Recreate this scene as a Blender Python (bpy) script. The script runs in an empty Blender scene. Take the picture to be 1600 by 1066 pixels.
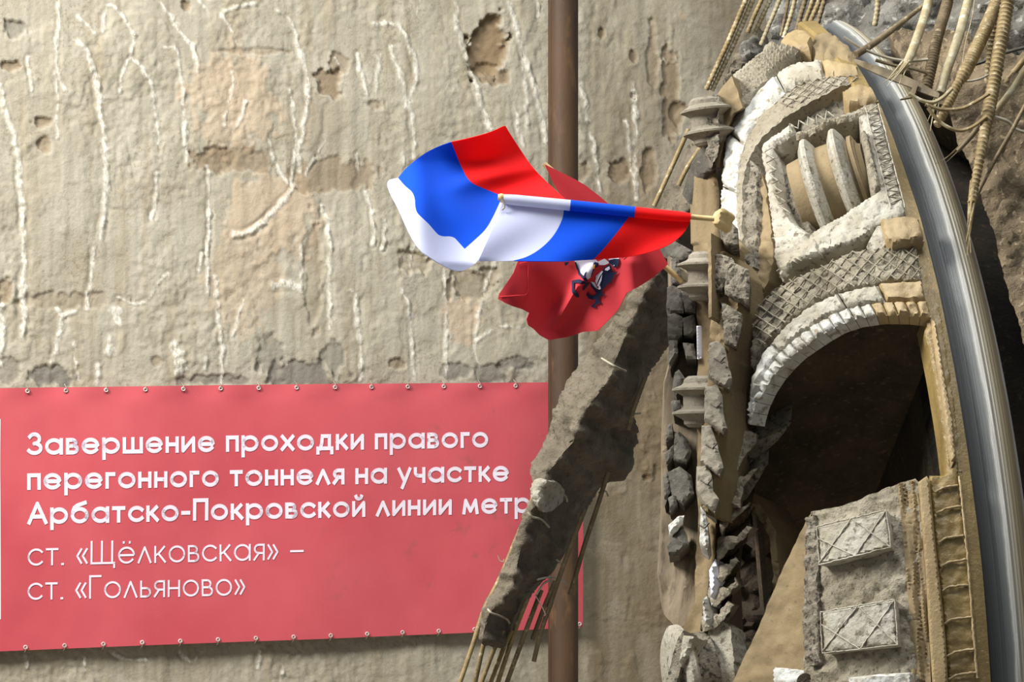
import bpy, math, random
import numpy as np
from mathutils import Vector, Matrix
from mathutils.geometry import delaunay_2d_cdt

random.seed(7)
RNG = np.random.default_rng(7)
SC = bpy.context.scene
COL = SC.collection
R = math.radians

# ------------------------------------------------------------------ camera, sky, lights, exposure
LENS = 130.0
F = 1600 * LENS / 36.0                  # focal length in pixels of the 1600 px wide frame
CAMZ = 6.0
cam = bpy.data.cameras.new('camera')
cam.lens = LENS; cam.sensor_width = 36; cam.clip_end = 200
cam_o = bpy.data.objects.new('camera', cam); COL.objects.link(cam_o)
cam_o.location = (0, 0, CAMZ); cam_o.rotation_euler = (R(90), 0, 0)
SC.camera = cam_o
SC.view_settings.view_transform = 'Standard'
SC.view_settings.look = 'None'
SC.view_settings.gamma = 1.0
SC.view_settings.use_curve_mapping = False
SC.view_settings.exposure = 0.0

world = bpy.data.worlds.new('pit_daylight'); SC.world = world
world.use_nodes = True
wn = world.node_tree
bgn = wn.nodes['Background']
bgn.inputs[0].default_value = (0.88, 0.94, 1.0, 1)
bgn.inputs[1].default_value = 0.26

def area_light(name, loc, target, size, power, color):
    l = bpy.data.lights.new(name, 'AREA'); l.shape = 'DISK'; l.size = size
    l.energy = power; l.color = color
    o = bpy.data.objects.new(name, l); COL.objects.link(o)
    o.location = loc
    o.rotation_euler = (Vector(target) - Vector(loc)).to_track_quat('-Z', 'Y').to_euler()
    return o
area_light('site_floodlight', (-6.4, 13.0, 11.2), (0.4, 18.0, 6.0), 3.4, 1750, (1.0, 0.98, 0.945))
area_light('overhead_fill_light', (0.3, 12.6, 17.0), (0.6, 17.5, 6.0), 6.5, 1500, (0.95, 0.98, 1.0))  # added fill light overhead, brightens the broken wall and softens the rest

# ------------------------------------------------------------------ pixel -> world helpers (frame 1600 x 1066)
def rays(u, v):
    u = np.asarray(u, float); v = np.asarray(v, float)
    return np.stack([(u - 800) / F, np.ones_like(u), (533 - v) / F], -1)
ORG = np.array([0, 0, CAMZ])
def W(u, v, d):                         # a point seen at (u, v), d metres deep
    return ORG + rays(u, v) * np.asarray(d, float)[..., None]
def unit(a):
    a = np.asarray(a, float)
    return a / np.maximum(np.linalg.norm(a, axis=-1, keepdims=True), 1e-9)

def plane(u0, v0, d0, n):
    p0 = W(np.array(u0), np.array(v0), np.array(d0)); n = unit(n)
    def lift(u, v):
        r = rays(u, v)
        t = ((p0 - ORG) @ n) / (r @ n)
        return ORG + r * t[..., None], np.broadcast_to(n, r.shape)
    lift.shift = lambda o: _plane_at(p0 + n * o, n)
    return lift
def _plane_at(p0, n):
    def lift(u, v):
        r = rays(u, v)
        return ORG + r * (((p0 - ORG) @ n) / (r @ n))[..., None], np.broadcast_to(n, r.shape)
    return lift

# the cutterhead's surface of revolution
HC = np.array([1.181, 16.5, CAMZ - 1.906]); HT = 0.166; HR = 3.333
HA = np.array([-math.cos(HT), -math.sin(HT), 0.0]); HB = np.array([math.sin(HT), -math.cos(HT), 0.0]); HZ = np.array([0, 0, 1.0])
def hp(s, r, ph):
    s = np.asarray(s, float); r = np.asarray(r, float); ph = np.asarray(ph, float)
    return HC + s[..., None] * HA + r[..., None] * (np.cos(ph)[..., None] * HZ + np.sin(ph)[..., None] * HB)
S0, S1, RI = 0.02, 0.66, HR - 0.72
def himp(P, o=0.0):
    q = P - HC
    s = q @ HA
    rad = np.linalg.norm(q - s[..., None] * HA, axis=-1)
    a = np.clip((s - S0) / (S1 - S0 + o), 0, None); b = np.clip((rad - RI) / (HR - RI + o), 0, None)
    return np.sqrt(a * a + b * b) - 1
def head(u, v, o=0.0):
    r = rays(u, v)
    n = r.shape[0]
    ts = np.linspace(12.6, 17.5, 260)
    best = np.full(n, 9.0); bt = np.full(n, 16.0); hit = np.zeros(n, bool); lo = np.zeros(n); hi = np.zeros(n)
    prev = ts[0]
    for t in ts:
        f = himp(ORG + r * t, o)
        new = (~hit) & (f <= 0)
        lo[new] = prev; hi[new] = t; hit |= new
        m = (~hit) & (f < best); best[m] = f[m]; bt[m] = t
        prev = t
    for _ in range(22):
        mid = (lo + hi) / 2
        f = himp(ORG + r * mid[:, None], o)
        lo = np.where(f > 0, mid, lo); hi = np.where(f > 0, hi, mid)
    t = np.where(hit, (lo + hi) / 2, bt)
    P = ORG + r * t[:, None]
    e = 1e-3
    N = np.stack([(himp(P + np.eye(3)[k] * e, o) - himp(P - np.eye(3)[k] * e, o)) for k in range(3)], -1)
    return P, unit(N)
head.shift = lambda o: (lambda u, v: head(u, v, o))

# ------------------------------------------------------------------ noise
def _hash(ix, iy, iz, seed):
    h = (ix * 374761393 + iy * 668265263 + iz * 2147483647 + seed * 974634777) & 0xFFFFFFFF
    h = ((h ^ (h >> 13)) * 1274126177) & 0xFFFFFFFF
    return ((h ^ (h >> 16)) & 0xFFFF) / 65535.0
def vnoise(p, seed=0):
    p = np.asarray(p, float)
    i = np.floor(p).astype(np.int64); f = p - i; f = f * f * (3 - 2 * f)
    out = 0
    for dx in (0, 1):
        for dy in (0, 1):
            for dz in (0, 1):
                w = (f[..., 0] if dx else 1 - f[..., 0]) * (f[..., 1] if dy else 1 - f[..., 1]) * (f[..., 2] if dz else 1 - f[..., 2])
                out = out + w * _hash(i[..., 0] + dx, i[..., 1] + dy, i[..., 2] + dz, seed)
    return out * 2 - 1
def fbm(p, oct=4, seed=0):
    p = np.asarray(p, float); a = 1.0; o = 0
    for k in range(oct):
        o = o + a * vnoise(p * 2 ** k, seed + k * 13); a *= 0.5
    return o
def fbm2(u, v, su, sv, oct=4, seed=0):
    u = np.asarray(u, float)
    return fbm(np.stack([u / su, np.asarray(v, float) / sv, np.zeros_like(u)], -1), oct, seed)

# ------------------------------------------------------------------ materials
def srgb(*c):
    return tuple(((x / 255) / 12.92 if x / 255 <= 0.04045 else ((x / 255 + 0.055) / 1.055) ** 2.4) for x in c)
class NT:
    def __init__(s, m):
        s.nt = m.node_tree; s.n = s.nt.nodes; s.l = s.nt.links
    def node(s, t, **k):
        n = s.n.new(t)
        for a, b in k.items(): setattr(n, a, b)
        return n
    def link(s, a, b): s.l.new(a, b)
    def noise(s, vec, scale, detail=6, rough=0.6, stretch=None):
        if stretch:
            mp = s.node('ShaderNodeMapping'); mp.inputs['Scale'].default_value = stretch
            s.link(vec, mp.inputs['Vector']); vec = mp.outputs[0]
        n = s.node('ShaderNodeTexNoise'); n.inputs['Scale'].default_value = scale
        n.inputs['Detail'].default_value = detail; n.inputs['Roughness'].default_value = rough
        s.link(vec, n.inputs['Vector'])
        return n.outputs['Fac']
    def ramp(s, fac, lo, hi):
        n = s.node('ShaderNodeMapRange'); n.clamp = True
        n.inputs['From Min'].default_value = lo; n.inputs['From Max'].default_value = hi
        s.link(fac, n.inputs['Value'])
        return n.outputs[0]
    def mix(s, fac, a, b):
        n = s.node('ShaderNodeMix', data_type='RGBA')
        for sock, x in ((0, fac), (6, a), (7, b)):
            if isinstance(x, (int, float)): n.inputs[sock].default_value = x
            elif isinstance(x, tuple): n.inputs[sock].default_value = (*x[:3], 1)
            else: s.link(x, n.inputs[sock])
        return n.outputs[2]
    def math(s, op, a, b=0.0):
        n = s.node('ShaderNodeMath', operation=op)
        for k, x in ((0, a), (1, b)):
            if isinstance(x, (int, float)): n.inputs[k].default_value = x
            else: s.link(x, n.inputs[k])
        return n.outputs[0]
MATS = {}
def base_mat(name):
    m = bpy.data.materials.new(name); m.use_nodes = True
    t = NT(m); b = t.n['Principled BSDF']
    g = t.node('ShaderNodeNewGeometry')
    return m, t, b, g.outputs['Position']
def mat(name, c1, c2, scale=4, c3=None, s3=25, t3=(0.56, 0.66), rough=0.85, bump=0.3, bscale=60, metal=0.0, stretch=None, spec=0.3):
    """two-tone weathered surface: c1/c2 blotches, c3 finer spots, bumpy"""
    m, t, b, pos = base_mat(name)
    col = t.mix(t.ramp(t.noise(pos, scale, 8, 0.62, stretch), 0.36, 0.64), c1, c2)
    if c3: col = t.mix(t.ramp(t.noise(pos, s3, 5, 0.6, stretch), *t3), col, c3)
    t.link(col, b.inputs['Base Color'])
    b.inputs['Roughness'].default_value = rough; b.inputs['Metallic'].default_value = metal
    b.inputs['Specular IOR Level'].default_value = spec
    if bump:
        bn = t.node('ShaderNodeBump'); bn.inputs['Strength'].default_value = bump; bn.inputs['Distance'].default_value = 0.02
        t.link(t.noise(pos, bscale, 6, 0.65, stretch), bn.inputs['Height']); t.link(bn.outputs[0], b.inputs['Normal'])
    MATS[name] = m
    return m
M = MATS
mat('tan_mud', srgb(164, 142, 102), srgb(141, 120, 83), 5, srgb(182, 162, 126), 60, (0.60, 0.72), rough=0.5, bump=0.25, bscale=70, spec=0.45)
mat('tan_dry', srgb(144, 125, 93), srgb(125, 109, 80), 6, srgb(116, 102, 78), 40, (0.6, 0.7), bump=0.2)
mat('olive_mud', srgb(146, 123, 74), srgb(122, 101, 58), 6, srgb(162, 141, 96), 70, (0.6, 0.7), rough=0.42, bump=0.3, bscale=55, spec=0.5)
mat('grey_mud', srgb(164, 155, 136), srgb(140, 129, 108), 7, srgb(104, 96, 80), 55, (0.56, 0.66), bump=0.7, bscale=75)
mat('rough_mud', srgb(158, 148, 130), srgb(118, 110, 94), 9, srgb(72, 68, 58), 45, (0.52, 0.62), bump=1.0, bscale=60)
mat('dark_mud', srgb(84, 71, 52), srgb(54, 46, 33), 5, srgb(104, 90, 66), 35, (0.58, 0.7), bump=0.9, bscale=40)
mat('shade_mud', srgb(52, 42, 28), srgb(30, 25, 17), 5, srgb(72, 59, 40), 30, (0.58, 0.7), bump=0.9, bscale=35)  # mud colour darkened to carry the shade inside the opening and gap
mat('white_steel', srgb(204, 204, 198), srgb(172, 167, 152), 11, srgb(138, 128, 106), 30, (0.56, 0.68), rough=0.55, bump=0.45, bscale=70)
mat('pale_steel', srgb(180, 175, 161), srgb(156, 147, 127), 8, srgb(110, 101, 84), 38, (0.56, 0.66), rough=0.6, bump=0.5, bscale=60)
mat('dusty_steel', srgb(150, 142, 126), srgb(126, 118, 102), 8, srgb(100, 94, 80), 40, (0.58, 0.68), bump=0.4, bscale=60)
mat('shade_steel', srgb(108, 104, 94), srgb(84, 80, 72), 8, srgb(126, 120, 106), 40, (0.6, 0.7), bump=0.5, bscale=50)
mat('chunk', srgb(126, 115, 97), srgb(98, 89, 74), 7, srgb(78, 71, 59), 60, (0.56, 0.68), bump=1.0, bscale=38)
mat('rubble_grey', srgb(124, 120, 110), srgb(88, 84, 76), 6, srgb(160, 156, 146), 28, (0.57, 0.66), bump=1.0, bscale=30)
mat('soil', srgb(132, 115, 90), srgb(102, 88, 68), 5, srgb(160, 142, 114), 40, (0.58, 0.68), bump=1.0, bscale=40)
mat('rod_gold', srgb(152, 132, 92), srgb(122, 104, 70), 12, srgb(190, 178, 146), 30, (0.55, 0.68), rough=0.6, bump=0.3)
mat('rod_pale', srgb(180, 168, 136), srgb(150, 134, 98), 12, srgb(206, 198, 176), 30, (0.55, 0.68), rough=0.6, bump=0.3)
mat('rod_brown', srgb(128, 111, 84), srgb(100, 86, 63), 12, srgb(166, 150, 116), 30, (0.58, 0.68), rough=0.7, bump=0.3)
mat('wire', srgb(176, 168, 148), srgb(140, 130, 110), 10, rough=0.6, bump=0)
mat('dark_strip', srgb(124, 110, 84), srgb(92, 80, 60), 10, rough=0.6, bump=0.2)
mat('rust_pipe', srgb(88, 64, 42), srgb(66, 48, 33), 3, srgb(100, 74, 48), 14, (0.55, 0.7), rough=0.6, bump=0.12, bscale=40, stretch=(1, 1, 0.3), spec=0.4)
mat('dirty_plate', srgb(136, 122, 100), srgb(104, 92, 74), 7, srgb(84, 74, 60), 20, (0.55, 0.7), bump=0.4, bscale=30, stretch=(1, 1, 0.12))
mat('wood', srgb(214, 190, 140), srgb(192, 164, 112), 20, rough=0.6, bump=0.05)
mat('white_plastic', srgb(232, 232, 240), srgb(220, 220, 230), 3, rough=0.4, bump=0)
mat('floor_concrete', srgb(160, 150, 132), srgb(136, 126, 108), 2, bump=0.3)
mat('grommet_steel', srgb(220, 214, 208), srgb(190, 180, 172), 20, rough=0.4, bump=0)

def cloth_mat(name, c, trans=0.42, fold=None):
    m, t, b, pos = base_mat(name)
    b.inputs['Roughness'].default_value = 0.75
    b.inputs['Specular IOR Level'].default_value = 0.15
    b.inputs['Sheen Weight'].default_value = 0.1
    b.inputs['Base Color'].default_value = (*c, 1)
    bn = t.node('ShaderNodeBump'); bn.inputs['Strength'].default_value = 0.08; bn.inputs['Distance'].default_value = 0.005
    t.link(t.noise(pos, 300, 2), bn.inputs['Height']); t.link(bn.outputs[0], b.inputs['Normal'])
    tr = t.node('ShaderNodeBsdfTranslucent'); tr.inputs[0].default_value = (*c, 1)
    mx = t.node('ShaderNodeMixShader'); mx.inputs[0].default_value = trans
    t.link(b.outputs[0], mx.inputs[1]); t.link(tr.outputs[0], mx.inputs[2])
    t.link(mx.outputs[0], t.n['Material Output'].inputs[0])
    MATS[name] = m
cloth_mat('flag_white', srgb(214, 218, 240))
cloth_mat('flag_blue', srgb(4, 88, 226))
cloth_mat('flag_red', srgb(252, 30, 32))
cloth_mat('moscow_red', srgb(216, 66, 74), 0.3)
cloth_mat('emblem_white', srgb(224, 222, 236), 0.1)
cloth_mat('emblem_gold', srgb(226, 176, 40), 0.1)
cloth_mat('emblem_ink', srgb(24, 32, 62), 0.05)

def banner_mat():
    m, t, b, pos = base_mat('banner_red')
    col = t.mix(t.ramp(t.noise(pos, 1.1, 4), 0.35, 0.65), srgb(204, 92, 98), srgb(194, 78, 86))
    col = t.mix(t.ramp(t.noise(pos, 190, 2), 0.70, 0.78), col, srgb(224, 150, 146))
    g = t.node('ShaderNodeSeparateXYZ'); t.link(pos, g.inputs[0])
    dirt_shade = t.math('MULTIPLY', t.ramp(t.noise(pos, 7, 6, 0.65), 0.60, 0.72), t.ramp(g.outputs[0], -1.7, 0.2))  # on the banner only dirt blotches
    col = t.mix(t.math('MULTIPLY', dirt_shade, 0.55), col, srgb(126, 88, 74))
    t.link(col, b.inputs['Base Color']); b.inputs['Roughness'].default_value = 0.45
    b.inputs['Specular IOR Level'].default_value = 0.35
    MATS['banner_red'] = m
    m, t, b, pos = base_mat('banner_print')
    col = t.mix(t.ramp(t.noise(pos, 34, 5, 0.7), 0.66, 0.72), srgb(238, 226, 236), srgb(190, 96, 104))
    t.link(col, b.inputs['Base Color']); b.inputs['Roughness'].default_value = 0.5
    MATS['banner_print'] = m
banner_mat()

def steel_mat():
    """brushed shield steel: bands along the circumference, mud towards the back edge"""
    m, t, b, pos = base_mat('shield_steel')
    at = t.node('ShaderNodeAttribute', attribute_name='band')
    n1 = t.noise(pos, 3.0, 5)
    cr = t.node('ShaderNodeValToRGB'); e = cr.color_ramp.elements  # dark edges and white highlight line: shading put into the colour
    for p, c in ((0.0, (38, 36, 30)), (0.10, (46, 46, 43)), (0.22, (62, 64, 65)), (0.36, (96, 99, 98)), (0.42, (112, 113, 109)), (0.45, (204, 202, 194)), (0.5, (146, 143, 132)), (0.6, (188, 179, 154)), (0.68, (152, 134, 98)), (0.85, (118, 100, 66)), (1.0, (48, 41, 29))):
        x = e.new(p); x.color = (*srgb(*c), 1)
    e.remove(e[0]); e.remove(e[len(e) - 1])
    w = t.node('ShaderNodeTexNoise', noise_dimensions='1D'); w.inputs['Scale'].default_value = 90; w.inputs['Detail'].default_value = 4
    t.link(at.outputs['Fac'], w.inputs['W'])
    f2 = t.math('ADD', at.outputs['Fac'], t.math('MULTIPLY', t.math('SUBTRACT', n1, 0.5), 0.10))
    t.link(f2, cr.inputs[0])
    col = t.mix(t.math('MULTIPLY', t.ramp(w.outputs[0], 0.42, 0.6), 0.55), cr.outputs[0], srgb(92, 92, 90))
    t.link(col, b.inputs['Base Color'])
    b.inputs['Metallic'].default_value = 0.0; b.inputs['Roughness'].default_value = 0.45
    bn = t.node('ShaderNodeBump'); bn.inputs['Strength'].default_value = 0.5; bn.inputs['Distance'].default_value = 0.01
    t.link(w.outputs[0], bn.inputs['Height']); t.link(bn.outputs[0], b.inputs['Normal'])
    MATS['shield_steel'] = m
steel_mat()

def wall_mat():
    m, t, b, pos = base_mat('wall_concrete')
    at = t.node('ShaderNodeAttribute', attribute_name='marks')
    sp = t.node('ShaderNodeSeparateColor'); t.link(at.outputs['Color'], sp.inputs[0])
    at2 = t.node('ShaderNodeAttribute', attribute_name='dirt_shade')
    col = t.mix(t.ramp(t.noise(pos, 2.2, 8, 0.65), 0.36, 0.64), srgb(182, 174, 156), srgb(166, 157, 137))
    col = t.mix(t.math('MULTIPLY', t.ramp(t.noise(pos, 11, 6, 0.65, (1, 1, 0.07)), 0.5, 0.66), 0.6), col, srgb(158, 144, 118))
    col = t.mix(t.math('MULTIPLY', t.math('MULTIPLY', t.ramp(t.noise(pos, 42, 6, 0.75), 0.52, 0.64), t.ramp(t.noise(pos, 3.1, 5, 0.6), 0.42, 0.62)), 0.75), col, srgb(138, 125, 98))
    col = t.mix(t.math('MULTIPLY', sp.outputs[2], 0.7), col, srgb(192, 170, 142))
    col = t.mix(at.outputs['Alpha'], col, srgb(138, 119, 92))
    col = t.mix(sp.outputs[1], col, srgb(134, 128, 116))
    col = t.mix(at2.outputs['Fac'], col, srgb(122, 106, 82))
    fine = t.noise(pos, 70, 4, 0.7)
    fine = t.noise(pos, 55, 5, 0.75, (1, 1, 0.45))
    col = t.mix(t.math('MULTIPLY', t.math('MULTIPLY', sp.outputs[0], 0.85), t.ramp(fine, 0.36, 0.56)), col, srgb(226, 221, 207))
    t.link(col, b.inputs['Base Color']); b.inputs['Roughness'].default_value = 0.9
    b.inputs['Specular IOR Level'].default_value = 0.2
    bn = t.node('ShaderNodeBump'); bn.inputs['Strength'].default_value = 0.4; bn.inputs['Distance'].default_value = 0.02
    t.link(t.noise(pos, 45, 8, 0.7), bn.inputs['Height']); t.link(bn.outputs[0], b.inputs['Normal'])
    MATS['wall_concrete'] = m
wall_mat()

# ------------------------------------------------------------------ object helpers
def empty(name, loc):
    o = bpy.data.objects.new(name, None); COL.objects.link(o); o.location = loc; o.empty_display_size = 0.1
    return o
def tag(o, label=None, cat=None, group=None, kind=None):
    if label: o['label'] = label
    if cat: o['category'] = cat
    if group: o['group'] = group
    if kind: o['kind'] = kind
    return o
def link_mesh(name, V, Fc, mats, parent=None, smooth=40, midx=None):
    V = np.asarray(V, float)
    if parent is not None:
        V = V - np.array((parent if parent.parent is None else parent.parent).location)
    me = bpy.data.meshes.new(name)
    me.from_pydata(V.tolist(), [], [tuple(int(i) for i in f) for f in Fc])
    for mm in (mats if isinstance(mats, (list, tuple)) else [mats]): me.materials.append(M[mm] if isinstance(mm, str) else mm)
    if midx is not None: me.polygons.foreach_set('material_index', np.asarray(midx, np.int32))
    me.update()
    if smooth:
        me.shade_smooth(); me.set_sharp_from_angle(angle=R(smooth))
    o = bpy.data.objects.new(name, me); COL.objects.link(o)
    if parent is not None: o.parent = parent
    return o
def resample(poly, step, closed=True):
    p = np.asarray(poly, float); out = []
    n = len(p)
    for i in range(n if closed else n - 1):
        a, b = p[i], p[(i + 1) % n]
        k = max(1, int(math.ceil(np.linalg.norm(b - a) / step)))
        for j in range(k): out.append(a + (b - a) * j / k)
    if not closed: out.append(p[-1])
    return np.array(out)
def smooth_poly(poly, it=1, closed=True):
    p = np.asarray(poly, float)
    for _ in range(it):
        q = []
        n = len(p)
        if not closed: q.append(p[0])
        for i in range(n if closed else n - 1):
            a, b = p[i], p[(i + 1) % n]
            q += [a * 0.75 + b * 0.25, a * 0.25 + b * 0.75]
        if not closed: q.append(p[-1])
        p = np.array(q)
    return p
def inside(px, py, poly):
    poly = np.asarray(poly); n = len(poly); c = np.zeros(px.shape, bool); j = n - 1
    for i in range(n):
        xi, yi = poly[i]; xj, yj = poly[j]
        m = ((yi > py) != (yj > py)) & (px < (xj - xi) * (py - yi) / (yj - yi + 1e-12) + xi)
        c ^= m; j = i
    return c
def seg_dist(px, py, pl):
    d = np.full(px.shape, 1e9)
    for a, b in zip(pl[:-1], pl[1:]):
        ab = b - a; L = ab @ ab + 1e-9
        t = np.clip(((px - a[0]) * ab[0] + (py - a[1]) * ab[1]) / L, 0, 1)
        d = np.minimum(d, np.hypot(px - a[0] - t * ab[0], py - a[1] - t * ab[1]))
    return d
def triangulate(poly, step, wob=0):
    B = resample(poly, step)
    if wob: B = B + RNG.normal(size=B.shape) * wob
    x0, y0 = B.min(0); x1, y1 = B.max(0)
    gx, gy = np.meshgrid(np.arange(x0, x1, step), np.arange(y0, y1, step * 0.87))
    gx = gx + (np.arange(gx.shape[0]) % 2)[:, None] * step * 0.5
    gx = gx.ravel(); gy = gy.ravel()
    k = inside(gx, gy, B); gx, gy = gx[k], gy[k]
    if len(gx):
        k = seg_dist(gx, gy, np.vstack([B, B[:1]])) > step * 0.5; gx, gy = gx[k], gy[k]
    P = np.vstack([B, np.c_[gx, gy]])
    nb = len(B)
    vs, es, fs, ov, oe, of = delaunay_2d_cdt([Vector(p) for p in P], [(i, (i + 1) % nb) for i in range(nb)], [], 1, 1e-4)
    vs = np.array([tuple(q) for q in vs])
    T = np.array([f for f in fs if len(f) == 3])
    c = vs[T].mean(1)
    T = T[inside(c[:, 0], c[:, 1], B)]
    return vs, T, B
def boundary_edges(T):
    cnt = {}
    for f in T:
        for a, b in ((f[0], f[1]), (f[1], f[2]), (f[2], f[0])):
            k = (min(a, b), max(a, b))
            cnt[k] = None if k in cnt else (a, b)
    return [e for e in cnt.values() if e is not None]
def relief(name, poly, lift, thick, m, parent=None, step=5, off=0.0, h=None, bev=0, smooth=40, wob=0, shift=None, back=None):
    """a solid plate: outline POLY lying on the surface LIFT, raised OFF, THICK deep; h(u, v) adds relief; bev rounds the edge"""
    if off and hasattr(lift, 'shift'): lift = lift.shift(off); off = 0.0   # the outline is traced on the raised face
    vs, T, B = triangulate(poly, step, wob)
    u, v = vs[:, 0], vs[:, 1]
    P, N = lift(u, v)
    hv = np.full(len(u), off, float)
    if h is not None: hv = hv + h(u, v)
    if bev:
        d = seg_dist(u, v, np.vstack([B, B[:1]])); w = bev[0]; k = np.clip(1 - d / w, 0, 1)
        hv = hv - bev[1] * (1 - np.sqrt(np.clip(1 - k * k, 0, 1)))
    Fp = P + N * hv[:, None]
    bdir = -N if back is None else np.broadcast_to(unit(back), N.shape)
    Bp = P + N * off + bdir * thick
    n = len(Fp)
    a, b, c = Fp[T[:, 0]], Fp[T[:, 1]], Fp[T[:, 2]]
    nn = np.cross(b - a, c - a)
    flip = np.einsum('ij,ij->i', nn, (ORG - a)) < 0
    T = T.copy(); T[flip] = T[flip][:, ::-1]
    faces = [tuple(t) for t in T] + [tuple(x + n for x in t[::-1]) for t in T]
    for i, j in boundary_edges(T): faces.append((j, i, i + n, j + n))
    return link_mesh(name, np.vstack([Fp, Bp]), faces, m, parent, smooth)
def frames(P):
    P = np.asarray(P, float); n = len(P)
    T = unit(np.gradient(P, axis=0)); out = []
    ref = np.array([0, 0, 1.0]) if abs(T[0][2]) < 0.9 else np.array([1.0, 0, 0])
    x = unit(np.cross(T[0], ref))
    for i in range(n):
        x = unit(x - T[i] * (x @ T[i])); out.append((x, np.cross(T[i], x)))
    return out
def tube_geo(P, rad, seg=8, flat=1.0, ridge=0, caps=True):
    P = np.asarray(P, float); n = len(P)
    rad = np.broadcast_to(np.asarray(rad, float), (n,))
    V = []; Fc = []
    for i, (x, y) in enumerate(frames(P)):
        for k in range(seg):
            a = 2 * math.pi * k / seg
            V.append(P[i] + rad[i] * (math.cos(a) * x + flat * math.sin(a) * y))
    for i in range(n - 1):
        for k in range(seg):
            k2 = (k + 1) % seg
            Fc.append((i * seg + k, i * seg + k2, (i + 1) * seg + k2, (i + 1) * seg + k))
    if caps:
        Fc.append(tuple(range(seg - 1, -1, -1))); Fc.append(tuple((n - 1) * seg + k for k in range(seg)))
    return V, Fc
def catmull(P, per=8):
    P = np.asarray(P, float); n = len(P)
    if n == 2:
        t = np.linspace(0, 1, per + 1)[:, None]; return P[0] * (1 - t) + P[1] * t
    out = []
    for i in range(n - 1):
        p0, p1, p2, p3 = P[max(i - 1, 0)], P[i], P[i + 1], P[min(i + 2, n - 1)]
        for j in range(per):
            t = j / per
            out.append(0.5 * ((2 * p1) + (-p0 + p2) * t + (2 * p0 - 5 * p1 + 4 * p2 - p3) * t * t + (-p0 + 3 * p1 - 3 * p2 + p3) * t ** 3))
    out.append(P[-1]); return np.array(out)
def join_geo(parts):
    V = []; Fc = []
    for v, f in parts:
        o = len(V); V += [tuple(x) for x in v]; Fc += [tuple(i + o for i in q) for q in f]
    return V, Fc
def rod(name, px, depth, rpx, m, parent=None, ridged=0, flat=1.0, seg=10, taper=None, fray=0, per=8, axis_pts=None):
    """a rod through pixel points, each at its own depth; rpx = radius in pixels at that depth; ridged = ring pitch in metres"""
    px = np.asarray(px, float); depth = np.broadcast_to(np.asarray(depth, float), (len(px),))
    P = catmull(W(px[:, 0], px[:, 1], depth), per)
    r0 = rpx * float(depth.mean()) / F
    if ridged:
        L = np.r_[0, np.cumsum(np.linalg.norm(np.diff(P, axis=0), axis=1))]
        s = np.arange(0, L[-1], ridged / 4)
        P = np.stack([np.interp(s, L, P[:, k]) for k in range(3)], -1)
        ph = s / ridged * 2 * math.pi
        rad = r0 * (1 + 0.18 * np.maximum(np.sin(ph), -0.4))
    else: rad = np.full(len(P), r0)
    if taper is not None: rad = rad * np.interp(np.linspace(0, 1, len(P)), *zip(*taper))
    geo = [tube_geo(P, rad, seg, flat)]
    if fray:
        a, d = P[-1], unit(P[-1] - P[-4])
        for k in range(fray):
            q = d + RNG.normal(size=3) * 0.07; st = P[-1] - d * r0 * 4 + RNG.normal(size=3) * r0 * 0.5
            Lf = r0 * RNG.uniform(7, 14)
            geo.append(tube_geo(catmull([st, st + unit(d + q) * Lf * 0.5, st + unit(q) * Lf], 3), np.linspace(r0 * 0.32, r0 * 0.06, 7), 5))
    V, Fc = join_geo(geo)
    return link_mesh(name, V, Fc, m, parent, 50)
def lathe(name, center, axis, prof, m, parent=None, seg=40, smooth=35, arc=None):
    """prof: (along the axis, radius)"""
    ax = unit(axis); ref = np.array([0, 0, 1.0]) if abs(ax[2]) < 0.8 else np.array([0, 1.0, 0])
    x = unit(np.cross(ax, ref)); y = np.cross(ax, x); c = np.asarray(center, float)
    V = []; Fc = []; n = len(prof)
    for a, r in prof:
        for k in range(seg):
            t = 2 * math.pi * k / seg
            V.append(c + ax * a + r * (math.cos(t) * x + math.sin(t) * y))
    for i in range(n - 1):
        for k in range(seg):
            k2 = (k + 1) % seg
            Fc.append((i * seg + k, i * seg + k2, (i + 1) * seg + k2, (i + 1) * seg + k))
    Fc.append(tuple(range(seg - 1, -1, -1))); Fc.append(tuple((n - 1) * seg + k for k in range(seg)))
    return link_mesh(name, V, Fc, m, parent, smooth)
def beads(name, lines, lift, off, rpx, m, parent, step=5, d=14.0):
    geo = []
    if off and hasattr(lift, 'shift'): lift = lift.shift(off); off = 0.0
    for pl in lines:
        q = resample(pl, step, False); q = q + RNG.normal(size=q.shape) * 0.35
        P, N = lift(q[:, 0], q[:, 1])
        geo.append(tube_geo(P + N * off, rpx * d / F * RNG.uniform(0.75, 1.25, len(P)), 6))
    V, Fc = join_geo(geo)
    return link_mesh(name, V, Fc, m, parent, 60)
def zz(ox, oy, s, pts):                 # points read off an enlarged crop
    return [(ox + x / s, oy + y / s) for x, y in pts]

# ------------------------------------------------------------------ setting: floor, back wall with trowel marks and scratches
def simple_box(name, x0, x1, y0, y1, z0, z1, m, parent=None):
    V = [(x, y, z) for x in (x0, x1) for y in (y0, y1) for z in (z0, z1)]
    Fc = [(0, 1, 3, 2), (4, 6, 7, 5), (0, 4, 5, 1), (2, 3, 7, 6), (0, 2, 6, 4), (1, 5, 7, 3)]
    return link_mesh(name, V, Fc, m, parent, 0)
tag(simple_box('floor', -9, 9, 2, 26, -0.3, 0, 'floor_concrete'), kind='structure')

WD0 = 20.5
WN = unit((0.395, -0.918, 0))
wall_lift = plane(0, 533, WD0, WN)
def wall_off(o):
    def lift(u, v):
        P, N = wall_lift(u, v)
        r = rays(u, v)
        t = (((P - ORG) @ WN) + o) / (r @ WN)
        return ORG + r * t[..., None], N
    return lift

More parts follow.
